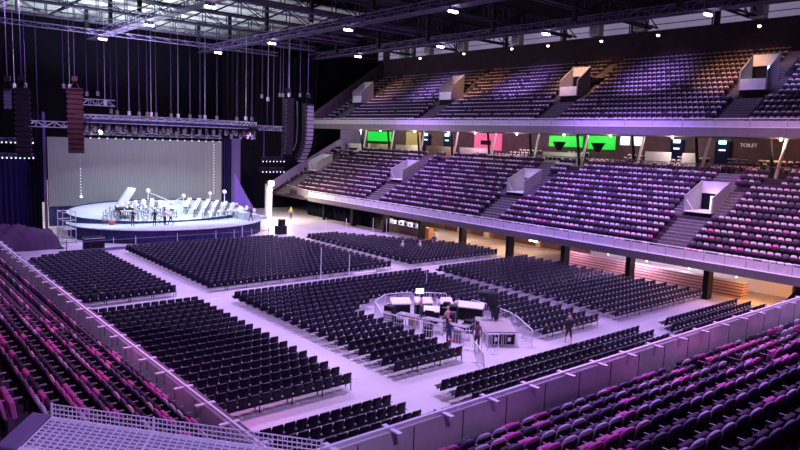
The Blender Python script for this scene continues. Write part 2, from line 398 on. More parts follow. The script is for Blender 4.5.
def parapet_right(name, X, ztop, zled, zbot, y0, y1, step, off):
    pr = [(X, zled), (X, ztop - .18), (X + .07, ztop - .18), (X + .07, MZ0 if X < 55 else UZ0), (X + .25, zled - .2)]
    m = MB(); m.box(X, X + .06, y0, y1, zled, ztop - .16); o = struct(m, name, M['panel'])
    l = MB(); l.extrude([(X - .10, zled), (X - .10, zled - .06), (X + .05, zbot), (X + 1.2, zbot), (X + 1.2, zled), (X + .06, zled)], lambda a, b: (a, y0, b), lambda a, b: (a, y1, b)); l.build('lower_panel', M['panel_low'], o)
    g = MB(); g.box(X - .14, X + .02, y0, y1, zled, zled + .05); g.build('ledge', M['rail'], o)
    r = MB(); r.tube((X + .03, y0, ztop), (X + .03, y1, ztop), .035, 6); 
    y = y0
    s = MB()
    while y < y1:
        r.tube((X + .03, y, ztop - .2), (X + .03, y, ztop), .025, 4); r.box(X + .03, X + .28, y - .03, y + .03, ztop - .02, ztop + .02)
        s.box(X - .012, X + .01, y - .015, y + .015, zled + .05, ztop - .16); y += step
    r.build('handrail', M['rail'], o); s.build('seam', M['seam'], o)
    k = MB(); y = y0
    while y < y1: k.hexa([(X - .112, y - .012, zled - .06), (X - .10, y - .012, zled - .06), (X - .10, y + .012, zled - .06), (X - .112, y + .012, zled - .06), (X + .035, y - .012, zbot), (X + .06, y - .012, zbot), (X + .06, y + .012, zbot), (X + .035, y + .012, zbot)]); y += step
    k.build('seam', M['seam'], o)
    return o
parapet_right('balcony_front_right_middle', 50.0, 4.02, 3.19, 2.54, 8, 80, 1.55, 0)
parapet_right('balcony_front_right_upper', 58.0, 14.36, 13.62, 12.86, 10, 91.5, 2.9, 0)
# the kinked end of the middle tier front towards the stage
m = MB(); m.hexa([(49.9, 80, 2.9), (52.6, 90.5, 2.9), (53.2, 90.4, 2.9), (50.9, 80, 2.9), (49.9, 80, 3.9), (52.6, 90.5, 3.9), (53.2, 90.4, 3.9), (50.9, 80, 3.9)])
o = struct(m, 'balcony_front_end_piece', M['panel_low'])
m = MB(); m.path([(49.95, 80, 4.05), (52.6, 90.5, 4.05)], .035); m.build('handrail', M['rail'], o)
# upper tier soffit + lighting troughs
m = MB(); m.box(58.4, 79, 10, 91.5, 12.88, 13.02); struct(m, 'ceiling_concourse', M['wall_mau'])
# end walls by the stage
m = MB(); m.extrude([(50.5, 3.1), (50.5, 4.6), (63, 11.4), (63, 12.9), (79, 12.9), (79, 9.3), (62, 9.3)], lambda a, b: (a, 91, b), lambda a, b: (a, 91.3, b)); struct(m, 'wall_end_middle_tier', M['wall_violet_lit'])  # violet light on this wall is put into its colour
m = MB(); m.extrude([(57.6, 12.9), (57.6, 14.8), (72.2, 24.6), (72.2, 27.8), (79, 27.8), (79, 12.9)], lambda a, b: (a, 92, b), lambda a, b: (a, 92.3, b)); struct(m, 'wall_end_upper_tier', M['wall_mau'])
m = MB(); m.box(51, 79, 96, 96.3, 0, 27.8); struct(m, 'wall_behind_end', M['drape'])

# ---- lower concourse beneath the right tier
m = MB(); m.box(61, 61.3, 6, 96, 0, 2.9); struct(m, 'wall_concourse_lower', M['brown'])
m = MB(); m.box(51.2, 68, 6, 91, 2.85, 2.95); struct(m, 'ceiling_lower_concourse', M['wall_mau'])
for k, y in enumerate([17.1 + 6.8 * q for q in range(10)]):
    c = MB(); c.box(51.5, 52.3, y - .22, y + .22, 0, 2.9); o = c.build('concourse_column', M['column'])
    tag(o, 'square black column under the middle tier, %s from the camera end' % nth(k + 1), 'column', 'black columns under the middle tier')
# retracted slatted seating unit
t = thing('retracted_seating_bank', (54.6, 30.9, 0), 'folded bank of retractable seating with lit horizontal timber slats, under the middle tier', 'seating bank')
m = MB()
for i in range(7): m.box(-.6 + .07 * i, .6, -8.7, 8.7, .04 + .17 * i, .19 + .17 * i)
m.build('slats', M['slat'], t)
m = MB(); m.box(-.1, .6, -8.6, 8.6, 0, 1.2); m.build('frame', M['darkbrown'], t)
m = MB(); m.box(-.2, .62, -8.7, 8.7, 1.22, 1.27); m.build('top_board', M['counter'], t)
# concourse bar fronts, doors, signs
rr = random.Random(3)
for k, (y, w, mt, d) in enumerate(((57.5, .9, 'darkbrown', 'pair'), (53.6, 1.0, 'darkbrown', 'single'), (49.6, 1.5, 'darkbrown', 'wide'), (62.2, 1.2, 'darkbrown', 'narrow'), (46, 1.2, 'darkbrown', 'plain'))):
    o = MB().box(60.85, 61.02, y - w, y + w, 0, 2.2).build('door_%d' % (k + 1), M[mt]); tag(o, kind='structure')
    MB().tube((60.8, y - .1, .9), (60.8, y - .1, 1.3), .02).build('door_handle', M['chrome'], o)
for k, (y, w) in enumerate(((60.2, .5), (55.6, .45), (51.6, .4), (47.6, .35))):
    struct(MB().box(60.6, 61.0, y - w, y + w, 0, 2.8), 'trim_pilaster', M['tan'])
def bar(y0, y1, x, label, mt='tan', top='counter'):
    t = thing('bar_counter', (x, (y0 + y1) / 2, 0), label, 'bar'); h = (y1 - y0) / 2
    MB().box(-.35, .35, -h, h, 0, 1.0).build('counter_front', M[mt], t); MB().box(-.45, .45, -h - .05, h + .05, 1.0, 1.07).build('worktop', M[top], t)
    return t
bar(59, 67, 53.4, 'timber snack bar counter with pale top beside the far front chairs', 'brown')
for k in range(9):
    y = 59.6 + k * .82; s = rr.uniform(.22, .36)
    o = MB().box(53.2 - s, 53.2 + s * .4, y - s, y + s, 1.07, 1.2 + s * 1.2).build('food_warmer', M['alu'] if k % 2 else M['whitescr'])
    MB().box(53.2 - s - .02, 53.2 - s, y - s * .7, y + s * .7, 1.15, 1.1 + s).build('glass_front', M['black_metal'], o)
    tag(o, 'small counter-top cabinet, %s from the stage end of the snack bar' % nth(9 - k), 'cabinet', 'cabinets on the snack bar')
o = MB().box(53.0, 53.8, 57.9, 58.9, 0, 1.25).build('bar_end_cabinet', M['orange']); tag(o, 'orange lit end cabinet of the snack bar', 'cabinet')
bar(20, 39, 58.6, 'long pale bar counter behind the slatted seating bank', 'counter', 'white')
for k in range(6):
    y = 38.6 - k * 2.6
    o = MB().box(58.35, 58.6, y - .45, y + .45, 1.07, 2.0).build('bar_menu_screen', M['whitescr' if k % 2 else 'counter']); tag(o, 'pale board over the bar, %s from the left above the slatted bank' % nth(k + 1), 'board', 'boards above the concourse bar')
for k in range(4):
    y = 36.3 - k * 4.1
    o = MB().box(57.2, 57.25, y - .06, y + .06, 1.1, 1.9).box(57.2, 57.25, y - .3, y + .3, 1.4, 1.5).build('green_tap_column', M['exit']); tag(o, 'glowing green tap column on the bar, %s from the left' % nth(k + 1), 'tap', 'green tap columns')
o = MB().box(57.0, 57.1, 44.9, 46.0, 1.15, 2.15).build('illuminated_sign', M['lampwarm']); MB().box(56.95, 57.0, 45.15, 45.75, 1.4, 1.9).build('picture', M['darkbrown'], o); MB().tube((57.05, 45.45, 2.1), (57.05, 45.45, 2.9), .025, 5).build('hanger', M['truss'], o); tag(o, 'glowing white square sign with dark picture under the middle tier', 'sign')
light('POINT', 'sign_light', (56.4, 45.4, 1.6), 60, (1, .6, .4), size=.3)
for (x, y, z, e, c) in ((53.6, 20.6, 2.5, 520, (1, .45, .15)), (52.9, 31, 2.5, 700, (.95, .6, 1)), (52.9, 38, 2.5, 300, (.9, .5, .9)), (56, 55, 2.5, 420, (1, .7, .45)), (56, 49, 2.5, 380, (1, .6, .35)), (56.5, 61, 2.5, 330, (1, .75, .5)), (56, 28, 2.5, 150, (.85, .9, 1)), (54, 64, 2.6, 90, (.9, .9, 1))):
    o = MB().ball((x, y, z), .12).build('concourse_lamp', M['lampwarm'] if c[2] < .5 else M['lampw']); MB().tube((x, y, z), (x, y, 2.9), .02, 5).build('stem', M['truss'], o); tag(o, 'small ceiling lamp under the middle tier, at %s' % {20.6: 'the orange lit end of the slatted bank', 31: 'the middle of the slatted bank', 38: 'the left end of the slatted bank', 55: 'the brown doors nearest the snack bar', 49: 'the wide brown door', 61: 'the back of the snack bar', 28: 'the long pale bar', 64: 'the stage end of the snack bar'}[y], 'lamp', 'concourse ceiling lamps')
    light('POINT', 'concourse_lamp_light', (x, y, z - .2), e, c, size=.15)
# dark ramp block at the right end
struct(MB().extrude([(11, 0), (19.3, 0), (17.6, 2.4), (11, 2.9)], lambda a, b: (53.5, a, b), lambda a, b: (57, a, b)), 'wall_vomitory_dark', M['column'])

V = []; n_ = 48
for k in range(n_ + 1): V.append((52.75 + (.12 if k % 2 else 0), 68.0 + 16.5 * k / n_))
o = MB().prism(V + [(a + .06, b) for a, b in reversed(V)], 0, 2.82).build('curtain', M['drape']); tag(o, 'long black pleated curtain closing the space under the middle tier near the stage', 'curtain')
# ---- upper concourse (lounges)
m = MB(); m.box(68.2, 68.5, 6, 91, 9.3, 13); struct(m, 'wall_lounge_back', M['wall_mau'])
m = MB(); m.box(62.0, 68.4, 6, 91, 9.2, 9.35); struct(m, 'floor_lounge', M['riser'])
VY = [24.3 + 6.8 * q for q in range(10)]
for k, y in enumerate(VY):
    t = thing('v_column', (63.5, y, 9.35), 'pair of slanted V props holding the upper tier, %s from the right' % nth(k + 1), 'column', group='slanted props of the upper tier')
    MB().tube((0, -.1, 0), (0, -.75, 3.5), .14, 6).build('prop', M['panel_near'], t); MB().tube((0, .1, 0), (0, .65, 3.5), .16, 6).build('prop', M['column'], t)
for k, (y0, y1, z, mt) in enumerate(((34.4, 37.2, 11.3, 'white'), (58.4, 64.4, 10.85, 'white'), (65.4, 71.2, 10.85, 'tan'), (72.1, 78.0, 10.8, 'counter'), (79.0, 84.9, 10.8, 'tan'), (85.8, 90.5, 10.7, 'white'), (31.8, 33.2, 11.3, 'white'), (45, 50.4, 10.8, 'counter'))):
    o = MB().box(64.0, 64.12, y0, y1, 9.35, z).build('lounge_parapet', M[mt]); tag(o, '%s low wall at the front of the upper lounges, between two slanted props, %s in build-up from the right' % ({'white': 'white', 'tan': 'tan timber', 'counter': 'pale'}[mt], nth(k + 1)), 'low wall')
    o['label'] = '%s low lounge wall, %s' % ({'white': 'white', 'tan': 'tan timber', 'counter': 'pale'}[mt],
        ['left of the dark exit doorway above the nearest entrance box', 'below the pink lit wall', 'left of the pink lit wall', 'below the straw yellow curtain', 'below the farthest green screen', 'nearest the stage', 'smallest, between the two exit doorways', 'below the middle green screens'][k])
SCR = [(84.2, 90.4, 11.2, 12.75, 'green', 'wide green lit screen at the back of the lounges, farthest towards the stage'),
       (47.8, 52.7, 11.45, 12.75, 'green', 'green lit screen in the lounge above the middle of the tier, left half'),
       (43.4, 47.0, 11.3, 12.85, 'green', 'green lit screen in the lounge, right half beside the white screens'),
       (41.6, 42.7, 11.9, 12.85, 'whitescr', 'white lit screen right of the green screens'), (40.1, 41.2, 11.9, 12.85, 'whitescr', 'second white lit screen right of the green screens'),
       (60.6, 65.6, 10.6, 12.85, 'pink', 'bright pink lit wall panel in the lounge'),
       (77.0, 80.2, 10.5, 12.8, 'yellowcurt', 'straw yellow pleated curtain in the lounge')]
for (a, b, z0, z1, mt, lb) in SCR:
    mb = MB()
    if mt == 'yellowcurt':
        for k in range(14): y = a + (b - a) * k / 14; mb.lathe([(.22, z0), (.18, (z0 + z1) / 2), (.22, z1)], (67.9, y, 0), 6)
    else: mb.box(68.0, 68.15, a, b, z0, z1)
    o = mb.build('lounge_curtain' if mt == 'yellowcurt' else 'lounge_screen', M[mt]); tag(o, lb, 'curtain' if mt == 'yellowcurt' else 'screen')
o = MB().box(67.8, 67.95, 62.4, 64.2, 11.3, 11.9).build('television', M['column']); tag(o, 'black television on the pink lit wall', 'television')
for k, (y, w) in enumerate(((50, 1.4), (44.6, 1.4))):
    o = MB().lathe([(.3, 0), (.75, .9), (.9, 1.0), (.2, 1.05)], (66.5, y, 11.0), 10).build('bar_canopy', M['column']); tag(o, 'dark funnel shaped canopy before the %s green screen' % ('left' if k == 0 else 'right'), 'canopy')
for k, (y, z) in enumerate(((31.1, 12.75), (35.9, 12.6), (71.0, 12.8), (75.6, 12.8))):
    t = thing('exit_doorway', (68, y, 9.35), 'dark doorway with glowing exit sign in the lounge wall, %s from the right' % nth(k + 1), 'doorway', group='lounge exits')
    MB().box(-.1, .1, -.75, .75, 0, 3.2).build('door_recess', M['drape_blue'], t); MB().box(-.25, -.12, -.35, .35, 2.95, 3.3).build('exit_sign', M['exit'], t); MB().box(-.2, -.1, -.3, .3, 2.3, 2.42).build('light_strip', M['exit'], t)
tc = bpy.data.curves.new('letters', 'FONT'); tc.body = 'TOILET'; tc.size = .5; tc.extrude = .02
tt = bpy.data.objects.new('letters', tc); COL.objects.link(tt); bpy.context.view_layer.update()
tme = bpy.data.meshes.new_from_object(tt.evaluated_get(bpy.context.evaluated_depsgraph_get())); bpy.data.objects.remove(tt)
to = bpy.data.objects.new('toilet_sign', tme); COL.objects.link(to); to.location = (68.1, 29.5, 12.1); to.rotation_euler = (PI / 2, 0, -PI / 2); tme.materials.clear(); tme.materials.append(M['lit_letters']); tag(to, 'white TOILET lettering on the dark lounge wall', 'sign')
for k, (y, z) in enumerate(((25.6, 11.4), (22.0, 11.3), (28.4, 11.0), (33.4, 11.2), (16.5, 11.3))):
    t = thing('bar_table', (65.3, y, 9.35), 'pale bar table in the lounge, %s from the right edge' % nth([2, 1, 3, 4, 5][k] if k < 4 else 5), 'table', group='lounge bar tables')
    MB().box(-.3, .3, -.8, .8, 1.5, 1.58).build('table_top', M['white'], t); MB().tube((0, 0, 0), (0, 0, 1.5), .06).build('leg', M['chrome'], t)
for (y, e, c) in ((24, 70, WARM), (34, 90, (1, .8, .7)), (41, 70, (1, .75, .6)), (47, 60, (.8, 1, .7)), (54, 90, (1, .8, .8)), (61, 110, (1, .5, .7)), (66, 60, (1, .8, .9)), (73, 130, (1, .9, .6)), (81, 60, (.7, 1, .6)), (86, 90, (1, .8, .9))):
    light('POINT', 'lounge_lamp_light', (63.2, y, 12.45), e * 4, c, size=.12)
    o = MB().ball((63.3, y, 12.78), .1).build('lounge_lamp', M['lampwarm']); tag(o, 'small round lounge ceiling lamp %s' % {24: 'above the toilet wall', 34: 'beside the white screens', 41: 'before the right green screen', 47: 'before the left green screen', 54: 'over the dark lounge left of the green screens', 61: 'before the pink wall', 66: 'left of the pink wall', 73: 'before the yellow curtain', 81: 'before the far green screen', 86: 'nearest the end wall by the stage'}[y], 'lamp', 'lounge lamps')
# purple rail in front of the lounge rows
m = MB(); m.tube((62.4, 10, 10.35), (62.4, 51, 10.35), .04)
for k in range(28): m.tube((62.4, 10 + k * 1.5, 9.3), (62.4, 10 + k * 1.5, 10.35), .025, 4)
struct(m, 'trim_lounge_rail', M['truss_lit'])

# high soffit strips with painted-in glow, and hangers, over the upper tier
for k in range(8):
    y0 = 16 + k * 10
    o = struct(MB().box(73.5, 73.6, y0, y0 + 9.2, 25.2, 26.6), 'window_%d' % (k + 1), M['window'])
    MB().box(73.38, 73.5, y0, y0 + .12, 25.1, 26.7).box(73.38, 73.5, y0, y0 + 9.2, 25.85, 25.92).build('window_frame', M['truss'], o)
struct(MB().box(72.2, 79, 8, 96, 24.9, 25.0), 'trim_soffit_sill', M['wall'])
struct(MB().box(73.7, 73.9, 8, 96, 24.9, 28), 'wall_soffit_strip', M['wall'])
for k, y in enumerate((30.5, 43.5, 49.5, 62, 72.5, 80, 86)):
    o = MB().box(71.2, 72.2, y - .7, y + .7, 25.0, 26.3).build('roof_air_box', M['panel']); MB().box(71.17, 71.2, y - .55, y + .55, 25.15, 26.15).build('louvre', M['grille'], o); tag(o, 'grey boxed air unit hanging before the high lit soffit, %s from the right' % nth(k + 1), 'air unit', 'air units below the roof')
for k, (y, z) in enumerate(((29.4, 23.9), (40, 24.0), (47.2, 24.0), (55, 24.1), (61, 24.2), (70, 24.2), (79.5, 24.2))):
    o = MB().lathe([(.06, .25), (.22, .05), (.2, 0)], (69.5, y, z), 10).build('wall_flood', M['truss']); MB().ball((69.5, y, z - .02), .17).build('bulb', M['lampwarm'], o)
    tag(o, 'small glowing flood lamp above the upper tier, %s from the right' % nth(k + 1), 'lamp', 'flood lamps above the upper tier')

# ================================================================== near stands
# left stand (rows rise towards -X)
m = MB(); pr = [(7.45, 2.0), (7.45, 3.02)]
LX0, LRUN = 6.95, .8
def lz(i): return 3.16 + .4 * i + .01 * i * i
pr = [(7.5, 1.6), (7.5, 3.0), (7.3, 3.0), (7.3, lz(0))]
for i in range(13):
    xa = 7.3 - LRUN * i
    if i: pr.append((xa, lz(i)))
    pr.append((xa - LRUN, lz(i)))
pr += [(-9, 1.6)]
m = MB(); m.extrude(pr, lambda a, b: (a, 11.5, b), lambda a, b: (a, 66, b)); 
pr2 = [(7.3 - LRUN * 6, 1.6)]
for i in range(6, 13): pr2 += [(7.3 - LRUN * i, lz(i)), (7.3 - LRUN * (i + 1), lz(i))]
pr2 += [(pr2[-1][0], 1.6)]
m.extrude(pr2, lambda a, b: (a, 8, b), lambda a, b: (a, 11.5, b)); struct(m, 'terrace_left', M['riser'])
def parapet_near(name, fn, L0, L1, ztop, floorz, step=1.55):
    """fn(s, d, z): s along the rail, d inwards (towards the stand)"""
    def bx(mb, s0, s1, d0, d1, z0, z1): mb.hexa([fn(s0, d0, z0), fn(s1, d0, z0), fn(s1, d1, z0), fn(s0, d1, z0), fn(s0, d0, z1), fn(s1, d0, z1), fn(s1, d1, z1), fn(s0, d1, z1)])
    m = MB(); bx(m, L0, L1, .0, .12, floorz - .3, ztop - .05); o = struct(m, name, M['panel_near'])
    r = MB(); bx(r, L0, L1, .0, .07, ztop - .02, ztop + .04); r.build('handrail', M['rail'], o)
    g = MB(); bx(g, L0, L1, -.2, -.04, ztop - .14, ztop - .06); g.build('outer_rail', M['seam'], o)
    b = MB(); s = L0 + .4; q = MB()
    while s < L1:
        bx(b, s - .06, s + .06, -.2, .38, ztop - .04, ztop + .0); bx(q, s + .6, s + .63, .115, .13, floorz, ztop - .1); s += step
    b.build('rail_bracket', M['rail'], o); q.build('seam', M['seam'], o)
    w = MB(); bx(w, L0, L1, -.02, .0, .0, floorz); w.build('outer_facing', M['panel_low'], o)
    k = MB(); bx(k, L0, L1, .12, .3, floorz - .3, floorz - .2); k.build('walkway', M['riser'], o)
    return o
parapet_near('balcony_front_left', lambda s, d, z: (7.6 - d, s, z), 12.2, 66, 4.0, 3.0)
# back stand (rows rise towards -Y)
BY, BZ = 10.66, 5.37
def bz(i): return 4.04 + .37 * i
BR = .9
pr = [(BY - .1, 2.5), (BY - .1, 3.9), (BY - .2, 3.9), (BY - .2, bz(0))]
y = BY - .55
for i in range(15):
    if i: pr.append((BY - .16 - BR * i, bz(i)))
    pr.append((BY - .16 - BR * (i + 1), bz(i)))
pr += [(pr[-1][0], 2.5)]
m = MB(); m.extrude(pr, lambda a, b: (7.1, a, b), lambda a, b: (49, a, b)); struct(m, 'terrace_back', M['riser'])
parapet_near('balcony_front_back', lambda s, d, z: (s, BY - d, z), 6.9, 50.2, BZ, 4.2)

# ---- corner grating platform
K = .82
t = thing('corner_platform', (3.11 * K, 14.95 * K, 11.6 - 6.1 * K), 'violet lit steel grating platform with low mesh upstand at the corner of the near stands', 'platform', rz=math.atan2(10.24 - 14.95, 6.78 - 3.11))
LL = 6.0 * K; DD = 1.35 * K
g = MB(); x = 0
while x < LL: g.box(x - .011, x + .011, -DD, 0, -.02, .0); x += .13
y = -DD
while y < 0: g.box(0, LL, y - .011, y + .011, -.02, .0); y += .115
g.build('grating', M['mesh_deck'], t)
MB().box(0, LL, -DD, 0, -.14, -.06).build('deck_plate', M['deck_under'], t)
MB().box(0, LL, -DD - .12, -DD, -.25, .03).box(0, LL, -.02, .03, -.14, 0.0).box(LL * .4 - .02, LL * .4 + .02, -DD, 0, -.02, .008).build('edge_beam', M['rail'], t)
f = MB(); x = 0
while x <= LL: f.box(x - .007, x + .007, .0, .012, 0, .23); x += .082
for z in (.07, .15, .23): f.box(0, LL, -.002, .014, z - .008, z + .008)
for x in (0, LL * .4, LL): f.box(x - .018, x + .018, -.01, .03, 0, .25)
f.build('mesh_upstand', M['rail'], t)
MB().box(-.42, -.03, -DD - .1, .05, -.45, .03).build('end_plinth', M['plinth'], t, bevel=.03)
MB().box(LL + .05, LL + .5, -DD, .0, -.45, -.02).build('end_plinth', M['plinth'], t, bevel=.03)
MB().box(LL * .45, LL - .1, -DD, -.1, -3.5, -.16).build('support', M['plinth'], t)

for c_ in [o_ for o_ in bpy.data.objects if o_.parent is t]:
    for v_ in c_.data.vertices: v_.co.x -= .325 * v_.co.y

# ================================================================== TIER SEATS
def seat_parts():
    """facing +Y, origin on the tread"""
    # backrest: rounded bulged shell
    b = MB(); nx, nz = 6, 5; V = []; F = []
    def pt(u, w, side):
        x = .25 * u; zz = .40 + .45 * w; 
        # rounded top corners
        lim = .25 * (1 - .34 * max(0, (w - .55) / .45) ** 2.2); x = max(-lim, min(lim, x)) if abs(u) == 1 else x * lim / .25
        bul = (1 - u * u) * .035 * math.sin(PI * min(1, w * .9 + .1)); lean = -.16 - .10 * w
        return (x, lean + (bul * .2 + .03 if side else -.03 - bul), zz - (.02 * u * u if w > .9 else 0))
    for side in (0, 1):
        for j in range(nz + 1):
            for i in range(nx + 1): V.append(pt(-1 + 2 * i / nx, j / nz, side))
    n1 = (nx + 1) * (nz + 1); W_ = nx + 1
    for j in range(nz):
        for i in range(nx):
            a = j * W_ + i; F.append((a, a + 1, a + 1 + W_, a + W_)); F.append((n1 + a, n1 + a + W_, n1 + a + 1 + W_, n1 + a + 1))
    for i in range(nx): a = i; F.append((a, n1 + a, n1 + a + 1, a + 1)); a = nz * W_ + i; F.append((a, a + 1, n1 + a + 1, n1 + a))
    for j in range(nz): a = j * W_; F.append((a, a + W_, n1 + a + W_, n1 + a)); a = j * W_ + nx; F.append((a, n1 + a, n1 + a + W_, a + W_))
    b.add(V, F)
    for fi in range(nz * nx * 2):
        if fi % 2 == 0 and fi // 2 // nx < 4: b.m[fi] = 1  # dark lower rear of the shell, shade below the tops painted in
    c = MB(); c.rbox((0, -.03, .56), .43, .09, .34, 0, 0, rx=.12)
    a = MB(); a.box(-.27, -.245, -.22, .2, .60, .625); a.box(-.255, -.24, -.2, -.14, .05, .6)
    k = MB(); k.box(-.02, .02, -.22, -.10, 0, .45); k.box(-.2, .2, -.2, -.15, .38, .42)
    return b, c, a, k
def make_seat(col, word):
    t = thing('auditorium_chair', (0, 0, 0), 'x', 'chair'); b, c, a, k = seat_parts()
    b.build('backrest', [col, M['seat_u']], t, smooth=True); c.build('seat_cushion', M['seat_u'] if word != 'magenta' else M['seat_b'], t, bevel=.02); a.build('armrest', M['arm'], t); k.build('bracket', M['black_metal'], t)
    return Placer(t)
SEATM = [M['seat_a'], M['seat_b'], M['seat_c'], M['seat_d']]
SEATW = ['mauve grey', 'magenta', 'charcoal', 'rose']
# low polygon version for the far ones
far = MB()
far.add([(-.23, -.17, .42), (.23, -.17, .42), (.21, -.25, .78), (.14, -.27, .85), (-.14, -.27, .85), (-.21, -.25, .78),
         (-.23, -.23, .42), (.23, -.23, .42), (.21, -.31, .77), (.14, -.33, .83), (-.14, -.33, .83), (-.21, -.31, .77)],
        [(0, 1, 2, 3, 4, 5), (11, 10, 9, 8, 7, 6), (0, 6, 7, 1), (1, 7, 8, 2), (2, 8, 9, 3), (3, 9, 10, 4), (4, 10, 11, 5), (5, 11, 6, 0)], 0)
far.rbox((0, -.06, .53), .42, .09, .34, 0, 1, rx=.12)  # dark cushion, shade under the backrest put into its colour
far.box(-.26, -.24, -.2, .05, .50, .62, 1)
cand = []   # (dist, x,y,z,rz,col,label,group)
fars = []
def colour(p): return int(rng.choice(4, p=p))
P_ = .53
def visible(x, y, z, d=6):
    q = project((x, y, z + .7)); return q if q and -d < q[0] < 800 + d and -d < q[1] < 450 + d + 8 else None
# right middle tier
def in_aisle(y, w=0): return any(a - .35 - w < y < b + .35 + w for a, b in AISLES)
for i in range(14):
    x = MX0 + MRUN * i + .62; z = MZ0 + MRISE * i; y = 9
    while y < (90.4 if i > 5 else 90):
        y += P_
        if in_aisle(y, .75 if 6 <= i <= 10 else (0 if i < 11 else -.55)): continue
        if i > 10 and any(abs(y - (a - 2.5)) < .8 for a, b in AISLES): continue
        w = max(0, 1 - i / 8)
        p = (.60 - .22 * w, .04 + .08 * w, .30, .06 + .14 * w)
        if not (y > 80 and i < 1): fars.append((x, y, z, PI / 2, colour(p)))
# lounge rows
for i, grp in enumerate((((14, 60),), ((21, 24.6), (24.9, 28.4), (30.5, 34.5), (36.5, 39.5), (43.6, 46.5), (50, 55)), ((22.4, 25.6), (30.5, 33.5), (36.5, 39), (44.3, 46.8), (51, 54.5)))):
    for a, b in grp:
        y = a
        while y < b:
            y += .62
            if min(abs(y - c_) for c_ in VY) < .9 and i < 2: continue
            fars.append((63.2 + .8 * i, y, 9.5 + .3 * i, PI / 2, 0 if rng.rand() < .6 else 3))
# right upper tier
for i in range(16):
    x = UX0 + URUN * i + .62; z = UZ0 + URISE * i; y = 12
    while y < 91:
        y += P_
        if i < 11:
            if in_aisle(y, .75 if 6 <= i else 0): continue
        elif any(a - .2 < y < a + 1.2 for a, b in AISLES): continue
        if y > 90 - i * .05 and False: continue
        fars.append((x, y, z, PI / 2, colour((.86, 0, .08, .06))))
# left stand: 9 rows, stairs gaps
for i in range(10):
    x = 6.96 - LRUN * i; z = lz(i); y = [13.4, 13.4, 13, 12.6, 12.0, 11.6, 12.9, 12.4, 10, 9, 9][i]; n = 0
    while y < 65:
        y += P_; n += 1
        if 35.6 < y < 37.2 and i > 2: continue
        if 54 < y < 55.5: continue
        c = colour((.12, .36, .42, .10)); q = visible(x, y, z)
        it = (x, y, z, -PI / 2, c)
        if q and i < 9: cand.append((q[2], it, '%s tier chair, %s from platform, %s row behind left rail' % (SEATW[c], nth(n), nth(i + 1)), 'seats of the left stand'))
        elif y > 18: fars.append(it)
# back stand
for i in range(12):
    y = BY - .48 - BR * i; z = bz(i); x = 9.0; n = 0
    while x < 48:
        x += P_; n += 1
        if 19.5 < x < 20.6 and i < 5: continue
        if 24.6 < x < 25.8 and i < 7: continue
        c = colour((.26, .30, .38, .06) if i < 5 else (.36, .08, .54, .02)); q = visible(x, y, z)
        it = (x, y, z, 0, c)
        if q: cand.append((q[2], it, '%s tier chair, %s from platform, %s row behind back rail' % (SEATW[c], nth(n), nth(i + 1)), 'seats of the back stand'))
        elif i < 8: fars.append(it)
cand.sort(key=lambda c: c[0])
PL = [make_seat(SEATM[k], SEATW[k]) for k in range(4)]
for d, it, lb, gr in cand[:300]: PL[it[4]](it[:3], it[3], lb, gr)
for p in PL: p.drop()
fars += [c[1] for c in cand[300:]]
o = stuff_mesh('tier_seat_rows', far, SEATM + [M['seat_u'], M['arm']], fars, remap=3)
tag(o, 'hundreds of mauve, rose and charcoal seats filling the raised tiers around the hall', 'seats', kind='stuff')
print('far seats', len(fars), 'cand', len(cand))

# ================================================================== FLOOR CHAIRS
def chair_parts():
    b = MB(); V = []; F = []   # backrest shell, facing +Y
    n = 6; rows = 5
    for side in (0, 1):
        for j in range(rows + 1):
            w = j / rows
            for i in range(n + 1):
                u = -1 + 2 * i / n
                hw = .259 - .010 * w - (.03 if j == rows else 0)
                V.append((u * hw, -.20 - .09 * w - .045 * (1 - u * u) + (.016 if side else 0), .33 + .54 * w + (.018 * (1 - u * u) if j == rows else 0)))
    n1 = (n + 1) * (rows + 1); W_ = n + 1
    for j in range(rows):
        for i in range(n):
            a = j * W_ + i; F += [(a, a + 1, a + 1 + W_, a + W_), (n1 + a, n1 + a + W_, n1 + a + 1 + W_, n1 + a + 1)]
    for i in range(n): F += [(i, n1 + i, n1 + i + 1, i + 1), (rows * W_ + i, rows * W_ + i + 1, n1 + rows * W_ + i + 1, n1 + rows * W_ + i)]
    for j in range(rows): a = j * W_; F += [(a, a + W_, n1 + a + W_, n1 + a), (a + n, n1 + a + n, n1 + a + n + W_, a + n + W_)]
    b.add(V, F)
    s = MB(); s.hexa([(-.22, -.18, .42), (.22, -.18, .42), (.22, .24, .44), (-.22, .24, .44), (-.22, -.18, .46), (.22, -.18, .46), (.22, .24, .47), (-.22, .24, .47)])
    def leg(yy): return MB().box(.24, .275, yy - .02, yy + .02, .012, .42)
    k = MB().box(-.26, .26, -.03, .03, .37, .42)
    g = MB().box(.225, .295, -.31, -.2, .50, .565).path([(-.2, -.17, .49), (.2, -.17, .49)], .012, 4)  # bright link pieces stand in for light glints between the chairs
    return b, s, leg, k, g
def make_chair(legs):
    t = thing('floor_chair', (0, 0, 0), 'x', 'chair'); b, s, leg, k, g = chair_parts()
    b.build('backrest', M['black'], t, smooth=True); s.build('seat', M['black'], t, bevel=.012)
    k.build('beam', M['black_metal'], t); g.build('row_link_glint', M['glint'], t)
    MB().path([(-.2, -.285, .865), (-.08, -.325, .885), (.08, -.325, .885), (.2, -.285, .865)], .011, 4).build('rim_glint', M['rim_glint'], t)  # lighter strip along the top edge, a painted highlight
    if legs:
        leg(-.22).build('leg', M['black_metal'], t); leg(.18).build('leg', M['black_metal'], t)
        MB().box(.225, .29, -.34, .30, .0, .012).build('foot_bar', M['glint'], t)
    return Placer(t)
CHS = [make_chair(False), make_chair(True)]

